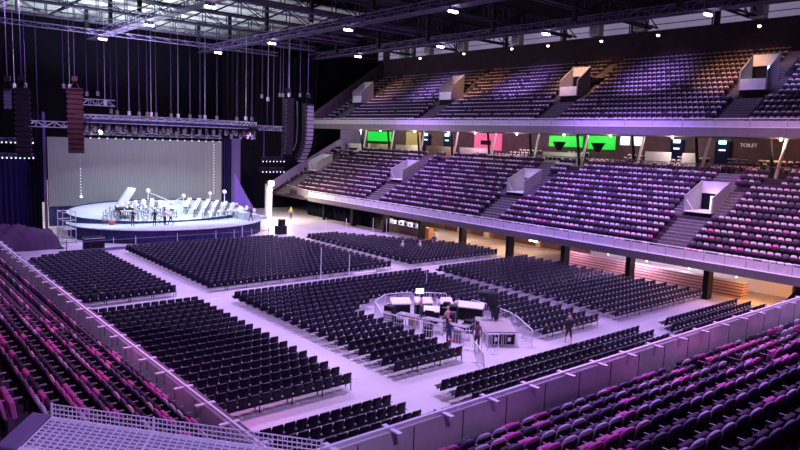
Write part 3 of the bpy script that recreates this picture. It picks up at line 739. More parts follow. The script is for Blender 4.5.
farc = MB()
farc.add([(-.258, -.21, .33), (0, -.25, .33), (.258, -.21, .33), (.232, -.3, .86), (0, -.33, .88), (-.232, -.3, .86), (-.258, -.19, .33), (0, -.235, .33), (.258, -.19, .33), (.215, -.28, .86), (0, -.31, .88), (-.215, -.28, .86)],
         [(0, 1, 4, 5), (1, 2, 3, 4), (11, 10, 7, 6), (10, 9, 8, 7), (5, 4, 10, 11), (4, 3, 9, 10), (0, 5, 11, 6), (2, 8, 9, 3)], 0)
farc.box(-.22, .22, -.18, .24, .43, .47, 0)
farc.box(-.26, .26, -.03, .03, .37, .42, 1); farc.box(.228, .292, -.34, -.2, .47, .57, 2)  # bright block stands in for the glint between chairs
farc.tube((-.19, -.30, .868), (0, -.325, .887), .013, 3, 3).tube((0, -.325, .887), (.19, -.30, .868), .013, 3, 3)  # painted highlight along the top of the back
farl = MB(); farl.v = list(farc.v); farl.f = list(farc.f); farl.m = list(farc.m)
farl.box(.24, .275, -.24, -.2, 0, .42, 1).box(.24, .275, .16, .2, 0, .42, 1).box(.225, .29, -.34, .3, 0, .012, 2)
cand = []; rest = []
CW = .52
LAST = ['back row', 'second row from back', 'third row from back']
def rowname(k): return LAST[k] if k < 3 else nth(k + 1) + ' row from back'
def block(name, x0, x1, y0, n, side, cut=None, pitch=.965):
    """rows counted from the back; seats counted from the side named"""
    for k in range(n):
        y = y0 + pitch * k; cnt = int((x1 - x0) / CW + .5)
        for j in range(cnt):
            x = (x1 - CW / 2 - CW * j) if side == 'r' else (x0 + CW / 2 + CW * j)
            if cut and cut(x, y): continue
            q = visible(x, y, 0); vis = q and 11.6 - 10.8 * BY / y > BZ - .15 and (11.6 - 10.8 * 7.6 / x) > 3.9
            lb = 'black floor chair, %s from %s, %s, %s' % (nth(j + 1), 'left aisle' if (side == 'r' and x1 < 18) or (side == 'l' and x0 < 21) else 'right aisle', rowname(k), name)
            lg = 1 if (j % 3 == (0 if side == 'r' else 2) or (side == 'l' and j == cnt - 1)) else 0
            if vis: cand.append((q[2], (x, y + .27, 0, 0, lg), lb, 'black chairs of the ' + name))
            elif q and 11.6 - 10.8 * BY / y > BZ - .6: rest.append((x, y + .27, 0, 0, lg))
def foh(x, y):
    if 26 < y < 34 and x > 24.6 and x < 32.5: return True
    if y < 33.9 and x > 24.9 and x < 31.6: return True
    if y < 35.2 and 25.8 < x < 31.6: return True
    return y < 36.2 and 27.3 < x < 31.6
block('left near rows', 9.6, 17.4, 18.0, 4, 'r')
block('centre near rows', 20.3, 37.1, 18.0, 4, 'l')
block('right near rows', 38.5, 50.3, 18.0, 4, 'l', cut=lambda x, y: x < 39.9 - .6 * max(0, 21 - y) / 1)
block('left rear block', 9.8, 17.55, 24.0, 19, 'r')
block('centre rear block', 20.1, 37.1, 24.0, 19, 'l', cut=foh)
block('right rear block', 39.25, 51.2, 24.0, 19, 'l')
block('left front block', 9.8, 17.6, 45.3, 19, 'r', cut=lambda x, y: y > 59.5 and x < 9.9 + (y - 59.5) * 1.2)
block('centre front block', 19.95, 37.1, 45.3, 20, 'l', cut=lambda x, y: y > 62.6 and x > 35.5)
def rf(x, y): return x > min(51.3, 51.2 - max(0, y - 50) * .62)
block('right front block', 39.2, 51.2, 45.3, 19, 'l', cut=rf)
cand.sort(key=lambda c: c[0])
for d, it, lb, gr in cand[:300]: CHS[it[4]](it[:3], 0, lb, gr)
rest += [c[1] for c in cand[300:]]
fm = [M['black'], M['black_metal'], M['glint'], M['rim_glint']]
o = stuff_mesh('floor_chair_rows', farc, fm, [r[:4] for r in rest if not r[4]]); o2 = stuff_mesh('floor_chair_rows', farl, fm, [r[:4] for r in rest if r[4]])
_o = join_two(o, o2); o = _o
tag(o, 'long dense rows of black floor chairs reaching to the stage', 'chairs', kind='stuff')
print('floor chairs', len(cand), 'rest', len(rest))

# ================================================================== ROOF
def truss(mb, a, b, w, h, bay, r=.05, m=0, flat=False):
    """box lattice from a to b (horizontal), w wide, h deep below the top chord"""
    a = Vector(a); b = Vector(b); d = (b - a); L = d.length; d.normalize(); n = Vector((-d.y, d.x, 0)) * (w / 2); z = Vector((0, 0, -h))
    cs = [n, -n, n + z, -n + z] if w else [z * 0, z]
    for c in cs: mb.tube(a + c, b + c, r, 4, m)
    k = max(1, int(L / bay)); st = L / k
    for i in range(k):
        p = a + d * st * i; q = a + d * st * (i + 1); e = i % 2
        for sgn in ((n, -n) if w else (z * 0,)):
            mb.tube((p if e else q) + sgn, (q if e else p) + sgn + z, r * .6, 3, m); mb.tube(p + sgn, p + sgn + z, r * .6, 3, m)
        if w: mb.tube(p + n, q - n, r * .6, 3, m); mb.tube(p + n + z, q - n + z, r * .6, 3, m)
    return mb
for k, y in enumerate((20, 31, 42, 53, 64, 74, 84, 94)):
    o = truss(MB(), (-12, y, 26.9), (72, y, 26.9), .8, 1.7, 3.2, .13).build('roof_girder', M['truss'])
    p = MB()
    for x in (10, 25, 40, 57): p.box(x - .2, x + .2, y - .2, y + .2, 23.9, 28)
    p.build('hanger_post', M['column'], o)
    struct_ = tag(o, kind='structure')
for k, (x, y0, y1) in enumerate(((12.5, 40, 100), (28.15, 22, 104), (44.8, 22, 104), (60.3, 22, 100))):
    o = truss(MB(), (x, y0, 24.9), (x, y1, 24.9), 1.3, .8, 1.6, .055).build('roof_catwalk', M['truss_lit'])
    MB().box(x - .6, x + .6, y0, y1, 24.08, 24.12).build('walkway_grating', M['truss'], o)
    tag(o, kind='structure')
for k, y in enumerate((58, 69, 79, 89)):
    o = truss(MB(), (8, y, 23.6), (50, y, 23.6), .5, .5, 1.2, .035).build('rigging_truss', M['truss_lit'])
    tag(o, 'slim violet lit rigging truss under the roof, %s from the audience side' % nth(k + 1), 'truss', 'rigging trusses under the roof')
    for x in (12, 24, 36, 47): MB().tube((x, y, 23.6), (x, y, 26), .03, 4).build('hanger', M['truss'], o)
wh = ['first', 'second', 'third', 'fourth', 'fifth', 'sixth', 'seventh']
cnt = {}
for i, (x, y) in enumerate(LAMPS):
    if y < 28: continue
    cx = {12.5: 'leftmost', 28.1: 'left middle', 28.2: 'left middle', 44.8: 'right middle', 60.2: 'rightmost'}[x]; cnt[cx] = cnt.get(cx, 0) + 1
    t = thing('ceiling_lamp', (x, y, 24.1), 'glowing bluish white lamp cluster under the %s catwalk, %s from its %s end' % (cx, nth(cnt[cx]), 'stage'), 'lamp')
    m = MB(); m.box(-.5, .5, -.08, .08, -.1, 0)
    for dx in (-.38, 0, .38): m.lathe([(.10, .0), (.17, -.28), (.18, -.3), (.08, -.05)], (dx, 0, -.1), 10)
    m.build('housing', M['truss'], t)
    for dx in (-.38, 0, .38): MB().ball((dx, 0, -.42), .2, sz=.7).build('bulb', M['lampw'], t)
# hoist chains
PXS = ((15, 17.6, 15.1), (26, 17.7, 15.2), (64, 18.6, 15.4), (70, 16.8, 15.4), (87, 18, 14.8), (98, 19.6, 14.9), (105, 18.2, 14), (111, 17.6, 13.2), (117, 17.8, 13.1), (129, 19.1, 13.1), (139, 18.1, 13.1), (147, 17.5, 13.1), (151, 17.6, 13.1), (156, 17.6, 13.1),
       (171, 19.6, 13.1), (178, 17.4, 13.1), (190, 17, 13.1), (200, 19.4, 13.1), (205, 20, 13.1), (217, 22, 13.1), (237, 20, 13.1), (246, 18.8, 13.2), (252, 20.3, 13.2), (262, 20.4, 15.9), (268, 20.2, 15.6), (280, 19.8, 16.2), (283, 19.6, 16.2), (289, 21.3, 16.3), (300, 22, 16.4), (308, 22.3, 16.5))
def at_y(px, Y):   # x on the plane y=Y seen at pixel column px around mid height
    d = cr * (px - 400) + cu * (225 - 100) - cb * 666.56
    return d.x / d.y * Y
for k, (px, zt, zb) in enumerate(PXS):
    x = at_y(px, 72); zt = 23.1
    o = MB().tube((x, 72, zb), (x, 72, zt), .022, 4).build('hoist_chain', M['glint'] if k % 3 == 0 else M['truss_lit'])
    MB().box(x - .12, x + .12, 71.88, 72.12, zb - .05, zb + .38).build('hoist_motor', M['panel_low'] if k % 3 else M['glint'], o)
    tag(o, 'thin vertical hoist chain with motor above the stage, %s from the left' % nth(k + 1), 'hoist chain', 'hoist chains above the stage')
# oval lighting rig
cx, cy, rx, ry = 28.3, 73.5, 10.0, 4.4
def ov(a, f=1, z=0): return (cx + rx * f * math.cos(a), cy + ry * f * math.sin(a), z)
t = thing('oval_lighting_rig', (cx, cy, 12.2), 'large oval lighting truss with dark valance hanging over the stage', 'lighting rig')
m = MB(); N = 64
for i in range(N):
    a, b = 2 * PI * i / N, 2 * PI * (i + 1) / N
    for f in (1, .93):
        for z in (12.95, 12.5): m.tube(ov(a, f, z), ov(b, f, z), .04, 4)
    m.tube(ov(a, 1, 12.95), ov(b, 1, 12.5), .03, 3); m.tube(ov(a, 1, 12.95), ov(a, .93, 12.95), .03, 3)
m.v = [(x - cx, y - cy, z - 12.2) for x, y, z in m.v]; m.build('ring_truss', M['alu'], t)
m = MB(); V = []; F = []
for i in range(N + 1):
    a = 2 * PI * i / N; w = 1.01 + .01 * (i % 2); p = ov(a, w, 12.5); q = ov(a, w + .005, 12.22); V += [p, q]
for i in range(N): F.append((2 * i, 2 * i + 1, 2 * i + 3, 2 * i + 2))
m.add([(x - cx, y - cy, z - 12.2) for x, y, z in V], F); m.build('valance', M['stage_skirt'], t)
m = MB(); truss(m, (-9.6, 3.5, -.95), (7.3, 3.5, -.95), .4, .35, .6, .03); truss(m, (-8.5, -1, .5), (8.5, -1, .5), .5, .5, 1, .035); truss(m, (-8.5, 1.6, .5), (8.5, 1.6, .5), .5, .5, 1, .035); m.build('cross_truss', M['alu'], t)
def moving_head():
    t = thing('moving_head_lamp', (0, 0, 0), 'x', 'lamp')
    MB().box(-.2, .2, -.12, .12, -.14, 0).build('base_box', M['pa'], t)
    MB().box(-.24, -.19, -.06, .06, -.5, -.1).box(.19, .24, -.06, .06, -.5, -.1).build('yoke', M['pa'], t)
    MB().lathe([(.10, -.22), (.17, -.35), (.18, -.7), (.15, -.72)], (0, 0, 0), 10).build('lamp_head', M['panel_low'], t)
    MB().lathe([(.06, -.735), (.09, -.725)], (0, 0, 0), 10).build('lens', M['lampdot'], t)
    return Placer(t)
MH = moving_head(); k = 0
for i in range(34):
    a = PI + .12 + (PI - .24) * i / 33; k += 1
    p = ov(a, .97, 12.0); MH((p[0], p[1], 12.05 - .3 * (i % 2)), rng.rand() * 3, 'moving head lamp under the front of the oval rig, %s from the left' % nth(k), 'moving heads under the oval rig')
for i in range(20):
    x = cx - 8 + 16 * i / 19; k += 1
    MH((x, cy + 1.6, 12.15), rng.rand() * 3, 'moving head lamp on the rear cross truss of the oval rig, %s from the left' % nth(i + 1), 'moving heads inside the oval rig')
for i in range(20):
    x = cx - 9.4 + 16.5 * i / 19
    o = MB().lathe([(.04, .12), (.13, .0), (.13, -.2), (.1, -.22)], (x, cy + 3.5, 10.8), 8).build('border_lamp', M['black_metal']); MB().ball((x, cy + 3.5, 10.57), .085, n=8, k=4).build('bulb', M['lampdot'], o)
    tag(o, 'small bright border lamp above the grey backdrop, %s from the left' % nth(i + 1), 'lamp', 'border lamps above the backdrop')
light('SPOT', 'rig_glow_light', (26, 66, 17), 600, (1, .75, .45), target=(26, 73, 12.7), size=.3, angle=50)
# small rig left of the oval
o = truss(MB(), (18.6, 72.5, 14.5), (21.8, 72.5, 14.5), .6, .6, .7, .045).build('side_truss', M['alu']); tag(o, 'short bright truss piece hanging above the left of the oval rig', 'truss')
o = truss(MB(), (13.4, 71, 12.1), (18.2, 71, 12.1), .5, .55, .7, .05).build('side_truss', M['alu']); MB().tube((14.4, 71, 12), (14.4, 71, 23.6), .03, 4).build('hanger', M['truss'], o); tag(o, 'violet lattice truss between the two left speaker arrays', 'truss')
for k, (z, n) in enumerate(((10.25, 9), (8.85, 9))):
    t = thing('lamp_bar', (12.3, 70, z), '%s bar of small lamps on the navy drape at the far left' % ('upper', 'lower')[k], 'lamp bar')
    truss(MB(), (-1.6, 0, .2), (1.5, 0, .2), .3, .3, .5, .025).build('bar_truss', M['truss_lit'], t)
    for i in range(n): MB().ball((-1.5 + .36 * i, -.1, -.22), .07, n=8, k=4).build('bulb', M['lampdot'], t)
# line arrays
def line_array(x, y, ztop, n, w, h, d, curve, yaw, label, front, cab_mat, back=None):
    t = thing('line_array_speaker', (x, y, ztop), label, 'speaker', rz=yaw)
    MB().box(-w / 2, w / 2, -.5, .5, .02, .12).tube((-.4, 0, .1), (0, 0, .9), .04).tube((.4, 0, .1), (0, 0, .9), .04).box(-.25, .25, -.2, .2, .8, 1.2).build('flying_frame', M['pa_rust'] if front == 'pa_rust' else M['pa'], t)
    py, pz, ang = 0., 0., 0.
    for i in range(n):
        ang = curve * max(0, (i - n * .35)) ** 1.6
        R = Matrix.Rotation(ang, 3, 'X'); c = Vector((0, py, pz)) + R @ Vector((0, 0, -h / 2))
        cab = MB(); q = [(-1, -1, -1), (1, -1, -1), (.8, 1, -1), (-.8, 1, -1), (-1, -1, 1), (1, -1, 1), (.8, 1, 1), (-.8, 1, 1)]
        cab.hexa([c + R @ Vector((a * w / 2, b * d / 2, e * h * .47)) for a, b, e in q])
        o = cab.build('cabinet', M[cab_mat], t)
        g = MB(); g.hexa([c + R @ Vector((a * w / 2 * .94, -d / 2 - .01 + b * .012, e * h * .40)) for a, b, e in q]); g.build('grille', M[front], o)
        l = MB(); [l.box(sx * w / 2 - .04, sx * w / 2 + .04, c.y - d * .45, c.y - d * .30, c.z - .06, c.z + .06) for sx in (-1, 1)]; l.build('rigging_link', M['grille'], o)
        e = Vector((0, 0, -h)); v = R @ e; py += v.y; pz += v.z
    h_ = MB().tube((0, 0, 1.15), (0, 0, 24.2 - ztop), .03, 4); h_.build('hoist_chain', M['truss_lit'], t)
    return t
line_array(16.95, 68, 15.1, 13, 1.35, .45, .8, .016, -.25, 'tall rust lit hanging line array speaker left of the oval rig', 'pa_rust', 'pa')
line_array(12.3, 66.5, 14.7, 13, 1.15, .45, .8, .008, -.12, 'dark hanging line array speaker near the left edge', 'pa', 'black_metal')
line_array(11.3, 67, 14.6, 5, .55, .32, .5, .02, -.3, 'small lilac lit hanging speaker column at the left edge', 'grille', 'grille')
line_array(39.6, 68, 15.7, 14, 1.2, .45, .8, .004, .35, 'straight dark line array speaker right of the oval rig', 'pa', 'pa')
line_array(42.0, 67.6, 15.2, 15, 1.3, .45, .8, .024, .35, 'curved line array speaker on the right with pale lit lower curve', 'grille', 'pa')
light('SPOT', 'array_light', (40, 58, 8), 500, (.7, .5, 1), target=(42, 67, 11), size=.2, angle=40)
light('SPOT', 'array_light', (22, 58, 22), 1500, (1, .45, .4), target=(17, 68, 13), size=.2, angle=30)
for k, (x, z0, z1) in enumerate(((38.6, 8.0, 12.4), (40.6, 7.6, 12.4))):
    pass
t = thing('lamp_pod', (39.4, 71, 7.4), 'hanging square pod of small lamps between oval rig and right speakers', 'lamp pod')
truss(MB(), (-1.5, 0, 1.6), (1.5, 0, 1.6), .4, .4, .5, .035).build('pod_truss', M['truss'], t)
truss(MB(), (-1.6, 0, .3), (1.6, 0, .3), .4, .4, .5, .035).build('pod_truss', M['truss'], t)
MB().tube((-1.2, 0, 1.6), (-1.2, 0, 5.2), .05, 4).tube((1.2, 0, 1.6), (1.2, 0, 5.2), .05, 4).tube((-1.2, 0, 5.1), (1.2, 0, 5.1), .05, 4).tube((0, 0, 5.1), (0, 0, 16.8), .03, 4).build('hanging_frame', M['truss_lit'], t)
for i in range(7):
    MB().ball((-1.4 + .47 * i, -.2, 1.05), .07, n=8, k=4).build('bulb', M['lampdot'], t); MB().ball((-1.4 + .47 * i, -.2, -.2), .07, n=8, k=4).build('bulb', M['lampdot'], t)
o = truss(MB(), (37.4, 70.6, 12.6), (41, 70.6, 12.6), .5, .5, .7, .045).build('side_truss', M['alu']); MB().tube((38.4, 70.6, 12.6), (38.4, 70.6, 23.4), .03, 4).build('hanger', M['truss'], o); tag(o, 'lattice truss joining the right end of the oval rig', 'truss')
o = MB().path([(40.2, 69, 15.6), (40.1, 69, 12), (40.5, 69, 10.2), (41.0, 69, 9.9), (41.4, 69, 10.8), (41.5, 69, 13), (41.4, 69, 15.6)], .06, 6).build('hanging_cable', M['grille']); tag(o, 'pale looping cable hanging between the right speakers', 'cable')

# ================================================================== BACKDROP AND DRAPES
def cloth(name, x0, x1, y, z0, z1, n, amp, m, label, cat='curtain', bulge=0, top=None, y1=None):
    """pleated hanging cloth with thickness from x0..x1 at depth y"""
    V = []; F = []; y1 = y if y1 is None else y1
    for side in (0, 1):
        for j in range(2):
            for i in range(n * 2 + 1):
                u = i / (n * 2); x = x0 + (x1 - x0) * u; zt = z1 if top is None else top(u)
                yy = y + (y1 - y) * u + (amp if i % 2 else -amp) + side * .05 + bulge * (1 - j) * u
                V.append((x, yy, (z0, zt)[j]))
    w = n * 2 + 1; s1 = 2 * w
    for i in range(n * 2): F += [(i, i + 1, w + i + 1, w + i), (s1 + i, s1 + w + i, s1 + w + i + 1, s1 + i + 1), (w + i, w + i + 1, s1 + w + i + 1, s1 + w + i), (i, s1 + i, s1 + i + 1, i + 1)]
    F += [(0, w, s1 + w, s1), (w - 1, s1 + w - 1, s1 + 2 * w - 1, 2 * w - 1)]
    o = MB().add(V, F).build(name, M[m]); tag(o, label, cat); return o
cloth('backdrop', 17.9, 38.9, 84, 2.5, 10.45, 110, .035, 'backdrop', 'wide grey vertically pleated backdrop behind the stage', 'backdrop')
cloth('curtain', 39.0, 40.4, 84.2, 0, 10.9, 4, .12, 'drape_blue', 'narrow navy curtain at the right edge of the grey backdrop')
cloth('curtain', 40.4, 41.7, 84.2, 0, 10.9, 4, .12, 'curtain_lilac', 'lilac lit curtain strip right of the grey backdrop')
cloth('curtain', 44, 60.5, 94.6, 0, 24, 20, .15, 'drape', 'tall dark side drape between stage and right tiers')
cloth('curtain', 9.5, 14.2, 73.5, 0, 8.6, 10, .12, 'drape_blue', 'broad navy drape hanging at the far left of the stage')
cloth('curtain', 13.9, 14.9, 73.0, 0, 13, 3, .12, 'drape', 'black drape leg beside the navy drape')
cloth('curtain', 15.1, 15.35, 72.8, 0, 13, 2, .07, 'curtain_lilac', 'thin violet lit drape leg left of the backdrop')  # lilac light on a drape fold, put into the cloth colour
cloth('curtain', 15.8, 17.6, 84.4, 3, 14, 4, .1, 'drape', 'black masking drape at the left edge of the backdrop')
cloth('curtain', -10, 9.3, 76, 0, 22, 18, .15, 'drape', 'huge black drape closing off the left end of the hall')
cloth('backdrop_base', 17.9, 38.9, 84.2, 0.2, 2.5, 30, .05, 'stage_skirt', 'dark skirt under the grey backdrop', 'curtain')
o = cloth('triangle_drape', 38.6, 42.3, 79.5, .7, 6.6, 9, .05, 'drape_purple', 'purple triangular sail of cloth at the right end of the stage', 'drape', top=lambda u: .75 + 5.8 * (1 - u) ** 1.15)
light('SPOT', 'purple_wash_light', (36, 70, 12), 700, (.65, .4, 1), target=(40.5, 80, 3), size=.3, angle=50)
light('SPOT', 'navy_wash_light', (10, 60, 20), 500, (.35, .25, 1), target=(12, 73, 4), size=.3, angle=50)
for k, (x, z0, z1) in enumerate(((21.2, 3.6, 7.4), (37.6, 3.6, 10.5))):
    t = thing('light_string', (x, 83.5, z0), 'vertical string of tiny lights before the %s of the backdrop' % ('left' if k == 0 else 'right edge'), 'light string')
    n = int((z1 - z0) / .36)
    MB().tube((0, 0, 0), (0, 0, 10.6 - z0), .012, 4).build('wire', M['alu'], t)
    for i in range(n): MB().ball((0, -.03, .36 * i), .05 if i or k else .16, n=6, k=4).build('bulb', M['lampdot'], t)
# bright flood tower
t = thing('flood_tower', (46.0, 84, 0), 'tall white lit pillar with glaring flood lamp at its top, right of the stage', 'flood lamp')
MB().box(-.4, .4, -.3, .3, 0, 4.7).build('pillar', M['white'], t); MB().box(-.45, .45, -.75, -.35, 4.4, 5.2).build('lamp_housing', M['alu'], t)
MB().lathe([(.38, 0), (.34, .04)], (0, 0, 0), 14).build('glass', M['lamphot'], t)
for o_ in kids(t):
    if o_.name.startswith('glass'): o_.rotation_euler = (PI / 2, 0, 0); o_.location = (0, -.78, 4.85)
light('POINT', 'flood_tower_light', (45.6, 80.2, 5.0), 3000, (1, .86, .6), size=.3)
light('POINT', 'backstage_lamp_light', (17.5, 86.5, 4), 700, (1, .88, .68), size=.3)
struct(MB().box(15, 19.5, 92, 92.3, 0, 5), 'wall_backstage_pale', M['counter'])

# ================================================================== STAGE
def arc(cx, cy, rx, ry, a0, a1, n): return [(cx + rx * math.cos(a0 + (a1 - a0) * i / n), cy + ry * math.sin(a0 + (a1 - a0) * i / n)) for i in range(n + 1)]
t = thing('stage', (28.5, 75, 0), 'wide rounded white stage with dark blue skirt at the end of the hall', 'stage')
front = arc(28.9, 76.2, 10.9, 9.0, PI * .95, PI * 2.05, 44)
poly = front + [(37.5, 82.6), (20, 82.6)]
poly = [(x - 28.5, y - 75) for x, y in poly]
MB().prism(poly, 1.38, 1.5).build('deck', M['stage_top'], t)
sk = MB(); ins = [(x * .985, y * .985) for x, y in poly]; sk.prism(ins, 0, 1.38); sk.build('skirt', M['stage_skirt'], t)
e = MB(); n = len(front)
for (a, b) in zip(poly[:n], poly[1:n]): e.tube((*a, 1.42), (*b, 1.42), .06, 5)
e.build('deck_edge', M['white'], t)
def rake(y): return 1.70 + max(0, y - 72.8) * .135
ovp = arc(28.6, 77.9, 10.3, 5.1, 0, 2 * PI, 56)[:-1]; n_ = len(ovp)
m = MB(); V = [(x - 28.5, y - 75, 1.5) for x, y in ovp] + [(x - 28.5, y - 75, rake(y)) for x, y in ovp] + [(.1, 2.9, rake(77.9))]
m.add(V, [(k, (k + 1) % n_, n_ + (k + 1) % n_, n_ + k) for k in range(n_)], 1); m.f += [(n_ + k, n_ + (k + 1) % n_, 2 * n_) for k in range(n_)]; m.m += [0] * n_
m.build('raked_oval_deck', [M['stage_top'], M['stage_skirt']], t)  # dark sides stand in for the shadow line below the raised deck
m = MB()
for k in range(9): y = 75.2 + .78 * k; m.box(.4, 3.6, y - 75, y - 75 + .7, 1.9, rake(y) + .16, 0)
m.build('centre_stair', M['stage_top'], t)
m = MB(); pr_ = arc(28.6, 78.6, 9.9, 3.9, PI * .03, PI * .97, 30)
for a, b in zip(pr_, pr_[1:]): m.tube((a[0] - 28.5, a[1] - 75, rake(a[1]) + .12), (b[0] - 28.5, b[1] - 75, rake(b[1]) + .12), .07, 5)
m.build('rear_rim', M['stage_skirt'], t)
# side step wedge at the right
for k in range(3): MB().box(7.4 + 1.0 * k, 8.4 + 1.0 * k, -3.6, 3.2, 1.5, 2.35 - .25 * k).build('side_step', M['stage_top'], t)
for k in range(12): 
    a = front[8 + int(k * 2.4)]; MB().box(a[0] - 28.5 - .25, a[0] - 28.5 + .25, a[1] - 75 - .14, a[1] - 75 + .0, 1.44, 1.53).build('edge_light', M['white'], t)
# stands and orchestra chairs
def stand():
    t = thing('music_stand', (0, 0, 0), 'x', 'music stand')
    m = MB(); m.tube((0, 0, 0), (0, 0, 1.0), .02, 5)
    for a in (0, 2.1, 4.2): m.tube((0, 0, .15), (.25 * math.cos(a), .25 * math.sin(a), 0), .015, 4)
    m.build('pole', M['black_metal'], t); MB().rbox((0, .02, 1.1), .46, .03, .3, 0, rx=-.5).build('desk', M['counter'], t); return Placer(t)
def ochair():
    t = thing('orchestra_chair', (0, 0, 0), 'x', 'chair')
    MB().box(-.22, .22, -.22, .22, .42, .47).build('seat', M['panel_low'], t); MB().box(-.2, .2, .19, .23, .55, .86).build('backrest', M['panel_low'], t)
    for a in (-1, 1):
        for b in (-1, 1): MB().tube((a * .2, b * .2, 0), (a * .2, b * .2, .43), .016, 4).build('leg', M['black_metal'], t)
    return Placer(t)
MS, OC = stand(), ochair(); k = 0
def stage_h(x, y):
    if ((x - 28.6) / 10.3) ** 2 + ((y - 77.9) / 5.1) ** 2 < .98: return rake(y) + .02
    return 1.5
for row, (rr_, n) in enumerate(((2.4, 8), (3.6, 11), (4.8, 14), (6.0, 17), (7.2, 20))):
    for i in range(n):
        a = PI * (.08 + .84 * i / (n - 1))
        if .42 < i / (n - 1) < .56: continue
        x = 29.3 + rr_ * 1.12 * math.cos(a); y = 71.6 + rr_ * .95 * math.sin(a); z = stage_h(x, y)
        side = 'left' if i < n / 2 else 'right'
        MS((x, y, z), a - PI / 2, 'white lit music stand, %s from the left in the %s orchestra arc' % (nth(i + 1), nth(row + 1)), 'music stands on the stage')
        x2 = x + .62 * math.cos(a); y2 = y + .62 * math.sin(a)
        OC((x2, y2, stage_h(x2, y2)), a - PI / 2, 'white orchestra chair, %s from the left in the %s orchestra arc' % (nth(i + 1), nth(row + 1)), 'orchestra chairs on the stage')
MS.drop(); OC.drop()
# tall wrapped stand lights / crane at the back of the stage
def crane(x, y, z, h, r, arm, label):
    t = thing('stand_lamp', (x, y, z), label, 'stand lamp')
    m = MB(); m.tube((0, 0, 0), (0, 0, h), .05, 6)
    for a in (.3, 2.4, 4.5): m.tube((0, 0, .35), (.5 * math.cos(a), .5 * math.sin(a), 0), .03, 5)
    m.build('stand', M['white'], t)
    MB().lathe([(r * .4, -.15), (r, -.1), (r, .1), (r * .5, .15)], (0, 0, 0), 14).build('lamp_drum', M['counter'], t)
    for o_ in kids(t):
        if o_.name.startswith('lamp_drum'): o_.location = (0, 0, h + r * .6); o_.rotation_euler = (PI / 2 - .3, 0, .4)
    if arm: MB().path([(0, 0, h), arm], .045, 6).box(arm[0] - .15, arm[0] + .15, -.1, .1, arm[2] - .15, arm[2] + .15).build('boom_arm', M['counter'], t)
crane(27.6, 79.6, rake(79.6), 1.7, .28, (3.0, 0, .4), 'white round stand lamp with long boom arm at the back of the stage, leftmost')
crane(31.9, 79.6, rake(79.6), 1.0, .26, (-2.2, 0, .2), 'lower white stand lamp with boom reaching left, at the back middle of the stage')
crane(35.2, 79.3, rake(79.3), 1.3, .24, None, 'white stand lamp at the back right of the stage')
crane(35.6, 76.0, rake(76), 2.2, .26, None, 'tall white stand lamp among the right music stands')
o = MB().hexa([(22.6, 77, 2.2), (23.6, 77, 2.2), (25.6, 77.6, 4.9), (24.7, 77.6, 5.0), (22.6, 77.2, 2.35), (23.6, 77.2, 2.35), (25.6, 77.9, 5.0), (24.7, 77.9, 5.1)]).build('slanted_ramp', M['panel']); tag(o, 'pale slanted plank like piano lid rising at the left back of the stage', 'ramp')
t = thing('grand_piano', (23.5, 75.3, rake(76.2)), 'open grand piano below the slanted lid at the left of the stage', 'piano')
MB().prism([(-.75, -.9), (.75, -.9), (.75, .1), (.2, .9), (-.4, 1.1), (-.75, .7)], .6, .9).build('body', M['column'], t); MB().box(-.7, .7, -1.15, -.85, .62, .72).build('keyboard', M['white'], t)
for p in ((-.6, -.7), (.6, -.7), (-.2, .8)): MB().tube((*p, 0), (*p, .6), .05).build('leg', M['column'], t)
o = MB().ball((21.6, 73.4, 1.72), .34, sx=1.3, sz=.7).build('flower_bouquet', M['red']); tag(o, 'reddish heap of cloth and flowers on the left of the stage', 'flowers')
for k, (x, y) in enumerate(((37.1, 78.5), (37.9, 77.4), (38.8, 76.4), (39.2, 75.2))):
    o = MB().lathe([(.1, 0), (.2, .1), (.2, .45), (.1, .55)], (x, y, 1.5 + [.85, .85, .6, .35][k]), 8).build('floor_spot', M['counter']); MB().box(x - .25, x + .25, y - .04, y + .04, 1.5 + [.85, .85, .6, .35][k], 1.75 + [.85, .85, .6, .35][k]).build('yoke', M['pa'], o); tag(o, 'small pale floor spot on the right stage steps, %s from the left' % nth(k + 1), 'spot lamp', 'floor spots on the right steps')
t = thing('scaffold_stair', (17.0, 72.5, 0), 'small aluminium scaffold with stair at the left end of the stage', 'scaffold')
m = MB()
for x in (-.6, .6):
    for y in (-1, 1): m.tube((x, y, 0), (x, y, 3.3), .04, 6)
for z in (.5, 1.5, 2.4, 3.2):
    for y in (-1, 1): m.tube((-.6, y, z), (.6, y, z), .03, 5)
    for x in (-.6, .6): m.tube((x, -1, z), (x, 1, z), .03, 5)
m.build('frame', M['alu'], t); MB().box(-.55, .55, -.95, .95, 1.5, 1.56).build('platform', M['alu'], t)
# pit barrier and case
t = thing('pit_barrier', (22, 65.9, 0), 'low dark barrier rail with pale posts before the stage', 'barrier')
m = MB(); m.tube((-6.8, .3, 1.05), (14.5, -.2, 1.05), .03, 5); m.box(-6.8, 14.5, .0, .05, .1, .35); m.build('rail', M['truss_lit'], t)
for i in range(11): MB().tube((-6.6 + 2.08 * i, .1, 0), (-6.6 + 2.08 * i, .1, 1.3), .035, 5).build('post', M['counter'] if i in (2, 3, 5, 7, 8, 9) else M['truss'], t)
t = thing('stage_case', (18.0, 66.9, 0), 'black transport case before the left end of the stage', 'case'); MB().box(-.9, .9, -.4, .4, .15, 1.35).build('body', M['column'], t, bevel=.03); MB().box(-.92, .92, -.42, .42, 1.2, 1.25).build('edge_trim', M['chrome'], t)
for a in (-.7, .7): MB().tube((a, -.05, .08), (a, .05, .08), .08, 10).build('wheel', M['black_metal'], t)
